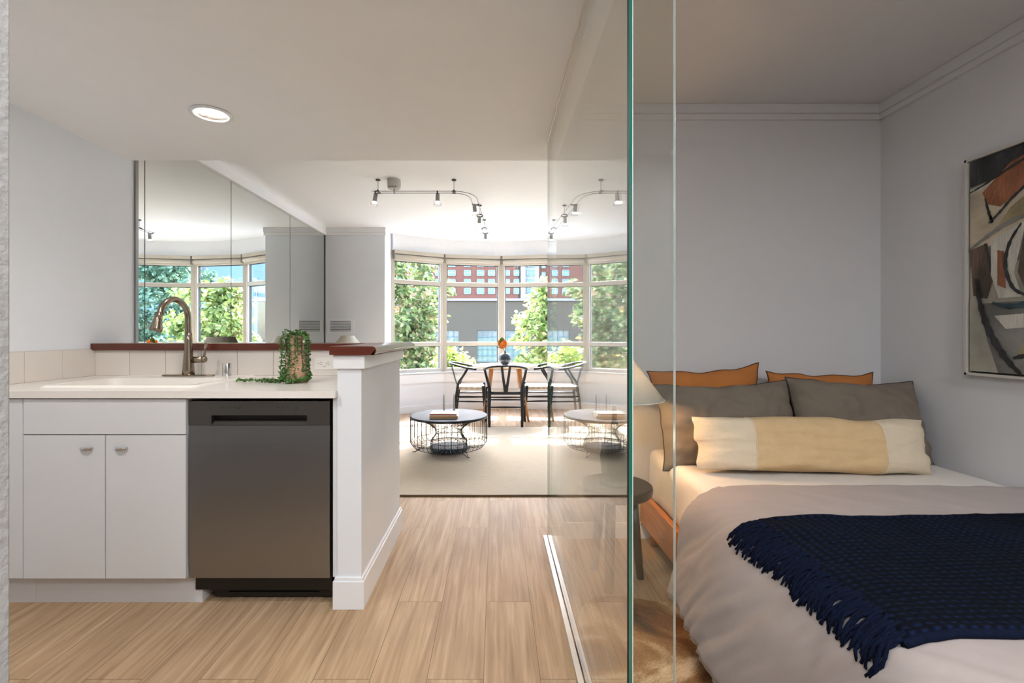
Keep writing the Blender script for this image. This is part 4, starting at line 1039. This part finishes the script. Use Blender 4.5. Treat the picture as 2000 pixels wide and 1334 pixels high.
# cowhide
t = thing('cowhide_rug', 'brown and cream cowhide on the floor beside the bed', 'rug', (.85, 1.6, 0))
def hide_r(a):
    return .62 * (1 + .22 * sin(2 * a + .6) + .13 * sin(3 * a + 1) + .07 * sin(5 * a + 2) + .03 * sin(9 * a))
HC = Vector((.86, 1.62, 0)); m = MB(); na, nr = 120, 14; vs = [HC + Vector((0, 0, .006))]
for k in range(1, nr + 1):
    for j in range(na):
        a = 2 * pi * j / na; r_ = hide_r(a) * k / nr; vs.append(HC + Vector((r_ * cos(a), r_ * sin(a), .005 + .002 * noise.noise(Vector((cos(a) * r_ * 8, sin(a) * r_ * 8, 0))) if k < nr else .0015)))
fs = [(0, 1 + j, 1 + (j + 1) % na) for j in range(na)]
for k in range(nr - 1):
    for j in range(na): A = 1 + k * na; fs.append((A + j, A + na + j, A + na + (j + 1) % na, A + (j + 1) % na))
m.add(vs, fs).build('hide', M_hide, t, smooth=True)
m = MB(); cnt = 0
while cnt < 26000:
    x = R.uniform(.3, 1.2); y = R.uniform(1.0, 2.35); dx, dy = x - HC.x, y - HC.y; a = math.atan2(dy, dx)
    if sqrt(dx * dx + dy * dy) > hide_r(a) * 1.0 or (x > 1.02 and y > 1.5): continue
    th = noise.noise(Vector((x * 2.5, y * 2.5, 5))) * 3 + 4.0 + R.gauss(0, .35); l = R.uniform(.012, .024); d = Vector((cos(th) * l, sin(th) * l, R.uniform(.002, .007)))
    n_ = Vector((-sin(th), cos(th), 0)) * .0007; b = Vector((x, y, .0055))
    m.add([b - n_, b + n_, b + d], [(0, 1, 2)]); cnt += 1
m.build('hair', M_hide, t)['kind'] = 'stuff'

# painting on the right wall
t = thing('wall_painting', 'abstract painting in a silver frame on the bedroom side wall', 'painting', (XR, 1.8, 1.45))
py0, py1, pz0, pz1 = 1.38, 2.19, .968, 1.947
X = XR
fr = MB()
for a, b, c_, d_ in ((py0, py1, pz1 - .012, pz1), (py0, py1, pz0, pz0 + .012), (py0, py0 + .012, pz0, pz1), (py1 - .012, py1, pz0, pz1)): fr.box(X - .038, X, a, b, c_, d_)
fr.build('picture_frame', M_picframe, t, bevel=.001)
MB().box(X - .012, X - .001, py0 + .01, py1 - .01, pz0 + .01, pz1 - .01).build('backing', M_picinner, t)
MP = [mat('paint_' + n_, tuple(int(q * .88) for q in c_), .6, var=min(.9, v_ * 1.9), scale=s_, bump=.4, bscale=40, stretch=st) for n_, c_, v_, s_, st in (
    ('canvas_grey', (168, 164, 150), .18, 5, (1, 1, 1)), ('charcoal', (44, 46, 48), .5, 6, (1, 3, 1)), ('rust', (146, 92, 62), .25, 5, (1, 2, 1)), ('cream', (196, 182, 160), .12, 6, (1, 1, 2)),
    ('umber', (98, 80, 68), .3, 6, (1, 3, 1)), ('ivory', (206, 202, 190), .1, 8, (1, 3, 1)), ('smoke', (118, 116, 112), .35, 4, (1, 1, 1)), ('ochre', (158, 146, 108), .2, 5, (1, 1, 1)), ('teal', (46, 72, 82), .4, 8, (1, 1, 3)))]
cv = MB()
cy1, cy0, cz0, cz1 = py1 - .022, py0 + .022, pz0 + .02, pz1 - .02
cv.box(X - .030, X - .010, cy0, cy1, cz0, cz1, 0)
lay = [0]
# u: 0 at the far (left) edge growing towards the camera, v: 0 top to 1 bottom (visible strip is u < .30)
def shp(mi, pts):
    lay[0] += 1; e = X - .030 - .00025 * lay[0]
    cv.add([(e, cy1 - (cy1 - cy0) * u, cz1 - (cz1 - cz0) * v) for u, v in pts], [tuple(range(len(pts)))], mi)
def stroke(mi, pts, w_):
    ps = smoothpath([(u, v, 0) for u, v in pts], 6); k = len(ps); l_, r_ = [], []
    for i, p_ in enumerate(ps):
        tg = (ps[min(i + 1, k - 1)] - ps[max(i - 1, 0)]).normalized(); ww = w_ * (.35 + .65 * sin(pi * (i + .5) / k)) * (1 + .25 * sin(i * 2.3))
        l_.append((p_.x - tg.y * ww, p_.y + tg.x * ww)); r_.append((p_.x + tg.y * ww, p_.y - tg.x * ww))
    for i in range(k - 1): 
        if i == 0: lay[0] += 1
        e = X - .030 - .00025 * lay[0]
        cv.add([(e, cy1 - (cy1 - cy0) * u, cz1 - (cz1 - cz0) * v) for u, v in (l_[i], l_[i + 1], r_[i + 1], r_[i])], [(0, 1, 2, 3)], mi)
shp(6, [(0, 0), (1, 0), (1, .5), (0, .5)]); shp(1, [(0, 0), (.75, 0), (.5, .05), (.3, .07), (.12, .11), (0, .12)])
shp(5, [(0, .13), (.18, .10), (.4, .02), (.6, .0), (.9, .0), (.3, .10), (.1, .15), (0, .17)]); shp(3, [(0, .15), (.3, .12), (.32, .35), (0, .45)])
shp(2, [(.07, .16), (.22, .06), (.40, .02), (.85, .05), (.6, .14), (.30, .18), (.17, .245), (.10, .22)]); shp(7, [(.22, .26), (.45, .14), (.9, .18), (.9, .32), (.30, .31), (.16, .33)])
shp(4, [(0, .42), (.10, .40), (.14, .55), (.10, .66), (.02, .64)]); shp(5, [(.12, .39), (.30, .33), (.27, .45), (.24, .55), (.28, .66), (.16, .66), (.12, .55)])
shp(2, [(.155, .44), (.19, .45), (.20, .62), (.155, .60)]); shp(4, [(.30, .34), (.6, .32), (.8, .5), (.6, .68), (.32, .68), (.26, .55)]); shp(6, [(0, .68), (1, .68), (1, 1), (0, 1)])
shp(0, [(0, .66), (.05, .66), (.10, .85), (.16, 1), (0, 1)]); shp(7, [(.30, .84), (.9, .80), (.9, .93), (.26, .92)]); shp(5, [(.14, .74), (.9, .71), (.9, .76), (.2, .80)])
stroke(1, [(0, .145), (.10, .12), (.25, .075), (.45, .03), (.7, -.0)], .006); stroke(1, [(.09, .19), (.11, .26), (.13, .31), (.12, .275)], .008)
stroke(1, [(.11, .31), (.17, .27), (.25, .21), (.40, .14), (.7, .10)], .007); stroke(6, [(.0, .42), (.10, .37), (.24, .32), (.5, .29), (.9, .30)], .010)
stroke(1, [(.28, .34), (.22, .42), (.20, .52), (.24, .62), (.32, .66)], .010); stroke(1, [(.09, .40), (.11, .47), (.12, .53)], .006); stroke(1, [(.33, .36), (.40, .33), (.6, .36)], .012)
stroke(8, [(.13, .68), (.22, .70), (.40, .69), (.8, .71)], .012); stroke(1, [(.04, .56), (.07, .70), (.12, .82), (.20, .93), (.28, 1.0)], .018); stroke(1, [(.24, .93), (.34, .915), (.7, .91)], .010)
cv.build('canvas', MP, t)
# ------------------------------------------------------------------ outside
GZ = -6.
struct(MB().box(-90, 160, 9.2, 200, GZ - .3, GZ).build('ground', M_ground), 'street level outside the bay window')
def leaves(mb, cen, rad, n, s, seed, shape=1.):
    rr = random.Random(seed)
    for _ in range(n):
        d = Vector((rr.gauss(0, 1), rr.gauss(0, 1), rr.gauss(0, 1))).normalized() * (rr.random() ** (1 / 3.)) ** shape
        c = Vector((cen[0] + d.x * rad[0], cen[1] + d.y * rad[1], cen[2] + d.z * rad[2]))
        a = Vector((rr.gauss(0, 1), rr.gauss(0, 1), rr.gauss(-.5, .6))).normalized(); b = a.cross(Vector((rr.gauss(0, 1), rr.gauss(0, 1), rr.gauss(0, 1)))).normalized(); n_ = a.cross(b)
        l = s * rr.uniform(.7, 1.3); w_ = l * .27
        mb.add([c, c + a * l * .35 + b * w_ + n_ * l * .06, c + a * l * .7 + b * w_ * .8 + n_ * l * .04, c + a * l, c + a * l * .7 - b * w_ * .8 + n_ * l * .04, c + a * l * .35 - b * w_ + n_ * l * .06], [(0, 1, 2, 3), (0, 3, 4, 5)])
def tree(label, blobs, trunk, mt, n, s, seed, group='trees outside the bay window', name='leafy_tree', cat='tree'):
    t = thing(name, label, cat, (trunk[0], trunk[1], GZ), group)
    rr = random.Random(seed); m = MB(); tot = sum(b[3] * b[4] * b[5] for b in blobs)
    for k, (x, y, z, a, b, c_) in enumerate(blobs):
        nb = int(n * (a * b * c_) / tot); sub = max(3, nb // 110)
        for q in range(sub):   # little twig clusters
            d = Vector((rr.gauss(0, 1), rr.gauss(0, 1), rr.gauss(0, 1))).normalized() * (rr.random() ** .4)
            leaves(m, (x + d.x * a, y + d.y * b, z + d.z * c_), (.24, .24, .20), nb // sub, s, seed * 97 + k * 31 + q, 1.)
    m.build('foliage', mt, t)
    w = MB(); bx, by = trunk; zc = min(b[2] for b in blobs)
    w.tube([(bx, by, GZ), (bx + .05, by, (GZ + zc) / 2), (bx, by, zc)], [.14, .11, .08], 8)
    for k, (x, y, z, a, b, c_) in enumerate(blobs):
        w.tube(smoothpath([(bx, by, zc - .6), ((bx + x) / 2 + .1, (by + y) / 2, (zc + z) / 2 - .1), (x, y, z)], 3), [.05, .045, .04, .035, .03, .025, .015][:7], 6)
        for q in range(5):
            d = Vector((rr.gauss(0, 1), rr.gauss(0, 1), rr.gauss(0, 1))).normalized(); w.tube([(x, y, z), (x + d.x * a * .9, y + d.y * b * .9, z + d.z * c_ * .9)], [.014, .004], 5)
    w.build('trunk', M_bark, t, smooth=True)
tree('big leafy tree filling the left bay window', [(-2.0, 10.1, 2.1, 1.0, .7, .75), (-1.55, 9.7, 1.4, .62, .55, .8), (-1.9, 9.9, .5, .9, .6, .7), (-2.9, 10.4, 1.3, .9, .7, 1.4), (-1.35, 9.6, .9, .34, .3, .45), (-2.2, 9.9, -.6, 1.1, .7, .8), (-1.45, 9.7, 2.55, .5, .4, .3)], (-2.4, 10.6), M_leafB, 15000, .115, 3)
tree('drooping sunlit tree in front of the grey building, right of the vase', [(.95, 10.0, 1.9, .45, .5, .55), (.70, 9.8, 1.3, .26, .3, .6), (1.25, 9.9, .9, .6, .6, .7), (.75, 9.7, .55, .30, .3, .35), (1.5, 10.2, 1.5, .7, .6, .9), (2.2, 10.4, .0, .5, .5, .5), (1.6, 10.2, .1, 1.0, .7, .6), (.85, 9.9, .15, .35, .3, .4)], (1.5, 10.8), M_leafA, 12000, .12, 8)
tree('dark shady tree far to the right of the bay', [(4.3, 13.2, 1.5, 1.6, 1.2, 2.6), (5.8, 14., 1.5, 1.8, 1.2, 2.8), (3.4, 13., .2, .8, .8, 1.3), (4.6, 13.5, 4.0, 1.8, 1.2, .9)], (4.6, 14.4), M_leafC, 24000, .14, 12)
tree('bright low shrub at the lower left corner of the brick-view window', [(-1.02, 11.6, .68, .34, .35, .26), (-1.30, 11.6, .35, .5, .4, .40), (-.95, 11.6, .32, .45, .3, .22)], (-1.2, 11.7), M_leafD, 1500, .10, 21, 'shrubs below the windows', 'bright_shrub', 'shrub')
tree('low bright shrubs along the sill line behind the dining table', [(-.3, 12.5, .08, .50, .3, .20), (.45, 12.5, .0, .5, .3, .18)], (.1, 12.6), M_leafD, 1100, .09, 23, 'shrubs below the windows', 'bright_shrub', 'shrub')
# planter
t = thing('terracotta_planter', 'large terracotta planter outside the left bay window', 'planter', (-3.05, 13.2, -.6))
MB().lathe([(0, 0), (.42, 0), (.52, .10), (.72, 1.05), (.78, 1.07), (.79, 1.17), (.74, 1.17), (.70, 1.0), (0, 1.0)], (-3.05, 13.2, -.62), 56).build('planter_body', M_terra, t, smooth=True)
MB().box(-3.9, -2.2, 12.4, 14, GZ, -.62).build('plinth', M_gasg, t)
# grey building
t = thing('grey_building', 'plain grey building with gridded factory windows across the street', 'building', (0, 30, GZ))
u2 = lambda x: (x - 968) / F * 30
gw = [(842, 896), (932, 1032), (1070, 1124), (1160, 1230)]
z0, z1 = H - 55 / F * 30, H + 7 / F * 30
xs = [u2(600)] + [v for a in gw for v in (u2(a[0]), u2(a[1]))] + [u2(1290)]
m = MB(); m.box(xs[0], xs[-1], 30, 44, z1, 3.22); m.box(xs[0], xs[-1], 30, 44, GZ, z0)
for i in range(0, len(xs), 2): m.box(xs[i], xs[i + 1], 30, 44, z0, z1)
m.build('wall', M_gasg, t)
MB().box(xs[0] - .1, xs[-1] + .1, 29.85, 44, 3.22, 3.36).build('coping', M_coping, t)
for a, b in gw:
    a, b = u2(a), u2(b); zt = H - 8.5 / F * 30
    f = MB(); nb = max(3, round((b - a) / .33))
    for k in range(nb + 1): x = a + (b - a) * k / nb; f.box(x - .018, x + .018, 30.12, 30.18, z0, z1)
    for z in [z0 + (z1 - z0) * k / 5 for k in range(6)]: f.box(a, b, 30.12, 30.18, z - .018, z + .018)
    w_ = f.build('window', M_mull, t)
    MB().box(a, b, 30.19, 30.24, z0, zt).build('pane', M_paneg, w_); MB().box(a, b, 30.19, 30.24, zt, z1).build('pane', M_paned, w_)
# brick building
t = thing('brick_building', 'tall red brick apartment building behind the grey one', 'building', (0, 150, GZ))
D = 150.; u3 = lambda x: (x - 968) / F * D; v3 = lambda y: H + (652 - y) / F * D
MB().box(u3(600), u3(1012), D, D + 20, GZ, 46).box(u3(1054), u3(1500), D + 4, D + 24, GZ, 46).build('wall', M_brick, t)
MB().box(u3(1012), u3(1054), D + 2, D + 14, GZ, 50).build('bay_panel', M_bay, t); MB().box(u3(1017), u3(1025), D - .6, D + 2, GZ, 46).build('pilaster', M_tan, t)
MB().box(u3(1076), u3(1110), D + 2.5, D + 14, GZ, 48).build('bay_panel', M_bay, t)
def win(x0, x1, y0, y1, dd):
    a, b, c_, d_ = u3(x0), u3(x1), v3(y1), v3(y0)
    f = MB(); e = .16
    f.box(a, b, dd - .25, dd + .1, c_, c_ + e); f.box(a, b, dd - .25, dd + .1, d_ - e, d_); f.box(a, a + e, dd - .25, dd + .1, c_, d_); f.box(b - e, b, dd - .25, dd + .1, c_, d_); f.box((a + b) / 2 - .1, (a + b) / 2 + .1, dd - .25, dd + .1, c_, d_); f.box(a, b, dd - .2, dd + .1, (c_ + d_) / 2 - .08, (c_ + d_) / 2 + .08)
    w_ = f.build('window', M_bframe, t); MB().box(a, b, dd - .12, dd - .05, c_, d_).build('pane', M_bwin, w_)
for r_ in range(6):
    yb = 574 - 17.6 * r_
    for x0, x1 in ((828, 842), (850, 862), (875, 890), (906, 920), (931, 946), (953, 967), (988, 996), (1003, 1014)): win(x0, x1, yb - 11.5, yb + .5, D)
    for x0, x1 in ((1060, 1068), (1116, 1126), (1134, 1144)): win(x0, x1, yb - 11, yb, D + 4)
    for x0, x1 in ((1082, 1094), (1098, 1107)): win(x0, x1, yb - 12, yb + 1, D + 2.5)
    win(1030, 1045, yb - 13, yb - 1, D + 2)
t = thing('blue_grey_house', 'pale blue-grey house seen in the mirror beyond the trees', 'building', (25, 50, GZ))
MB().box(13, 46, 46, 56, GZ, 13).build('wall', M_bluehouse, t); 
for x in (15.0, 18.4, 21.8, 25.2, 28.6, 32.0):
    for z in (4.4, 8.2):
        w_ = MB().box(x - .12, x + 1.72, 45.86, 46.02, z - .12, z + 2.12).build('window', M_bframe, t); MB().box(x, x + 1.6, 45.80, 45.88, z, z + 2.0).build('pane', M_bwin, w_)
MB().box(23.6, 24.3, 45.6, 46, GZ, 13).build('corner_board', M_tan, t)

# ------------------------------------------------------------------ light
w = bpy.data.worlds.new('sky'); S.world = w; w.use_nodes = True; nt = w.node_tree; bg = nt.nodes['Background']
sky = nt.nodes.new('ShaderNodeTexSky'); sky.sky_type = 'NISHITA'; sky.sun_disc = False; sky.sun_elevation = radians(41); sky.sun_rotation = 0; sky.air_density = 1.; sky.dust_density = 1.5; sky.ozone_density = 1
nt.links.new(sky.outputs[0], bg.inputs[0]); bg.inputs[1].default_value = 1.5
def light(kind, name, loc, energy, color=(1, 1, 1), **kw):
    l = bpy.data.lights.new(name, kind); l.energy = energy; l.color = color
    for k, v in kw.items(): setattr(l, k, v)
    o = bpy.data.objects.new(name, l); o.location = loc; COL.objects.link(o); return o
sun = light('SUN', 'sun', (0, 12, 12), 11.5, (.94, .97, 1), angle=radians(.55))
dv = Vector((.0, -1, -.88)); sun.rotation_euler = dv.to_track_quat('-Z', 'Y').to_euler()
for i in range(4):
    p0, p1 = P[i], P[i + 1]; d = (Vector(p1) - Vector(p0)); l = d.length; d.normalize(); n = Vector((-d.y, d.x))
    o = light('AREA', 'window_portal', ((p0[0] + p1[0]) / 2 + n.x * .09, (p0[1] + p1[1]) / 2 + n.y * .09, 1.42), 1, shape='RECTANGLE', size=l - .1, size_y=1.6)
    o.data.cycles.is_portal = True
    o.rotation_euler = Vector((-n.x, -n.y, 0)).to_track_quat('-Z', 'Z').to_euler()
DN = Vector((0, 0, -1)).to_track_quat('-Z', 'Y').to_euler()
warm = (1, .82, .62); neu = (1, .95, .89)
cool = (.86, .93, 1)
light('AREA', 'downlight', (LX, LY, ZK + .082), 1.2, neu, shape='DISK', size=.075)
light('AREA', 'downlight', (-1.45, 1.1, ZK - .004), 5.5, (1, .95, .89), shape='DISK', size=.16)  # added fill lamp over the kitchen floor, out of frame
light('AREA', 'downlight', (-.15, .5, ZK - .004), 3, (1, .96, .92), shape='DISK', size=.3)  # small unseen fill added above the hallway
light('AREA', 'downlight', (.0, -.8, ZK - .004), 13, cool, shape='DISK', size=.5)  # fill added behind the camera to brighten the fronts
light('AREA', 'downlight', (1.3, -.6, ZB - .004), 20, (1, .96, .94), shape='DISK', size=.5)  # unseen fill added to lift the bedroom walls
light('POINT', 'bedside_bulb', (SX, SY, .938), 9.5, (1, .6, .3), shadow_soft_size=.03)

for p_, d_ in SPOTS:
    o = light('SPOT', 'spot_bulb', p_, 6, (1, .97, .92), spot_size=radians(75), spot_blend=.6, shadow_soft_size=.03); o.rotation_euler = d_.to_track_quat('-Z', 'Y').to_euler()
# ------------------------------------------------------------------ camera and look
cam = bpy.data.cameras.new('camera'); co = bpy.data.objects.new('camera', cam); COL.objects.link(co); S.camera = co
co.location = (0, 0, H); co.rotation_euler = (pi / 2, 0, 0)
cam.sensor_width = 36; cam.lens = F / 2000 * 36; cam.shift_x = 32 / 2000; cam.shift_y = -15 / 2000; cam.clip_start = .05; cam.clip_end = 600
S.view_settings.view_transform = 'Standard'; S.view_settings.look = 'None'; S.view_settings.gamma = 1; S.view_settings.use_curve_mapping = False
S.view_settings.exposure = 1.56
cy = S.cycles
cy.use_denoising = True; cy.max_bounces = 12; cy.diffuse_bounces = 6; cy.glossy_bounces = 8; cy.transparent_max_bounces = 16; cy.sample_clamp_indirect = 20; cy.caustics_reflective = False; cy.caustics_refractive = False
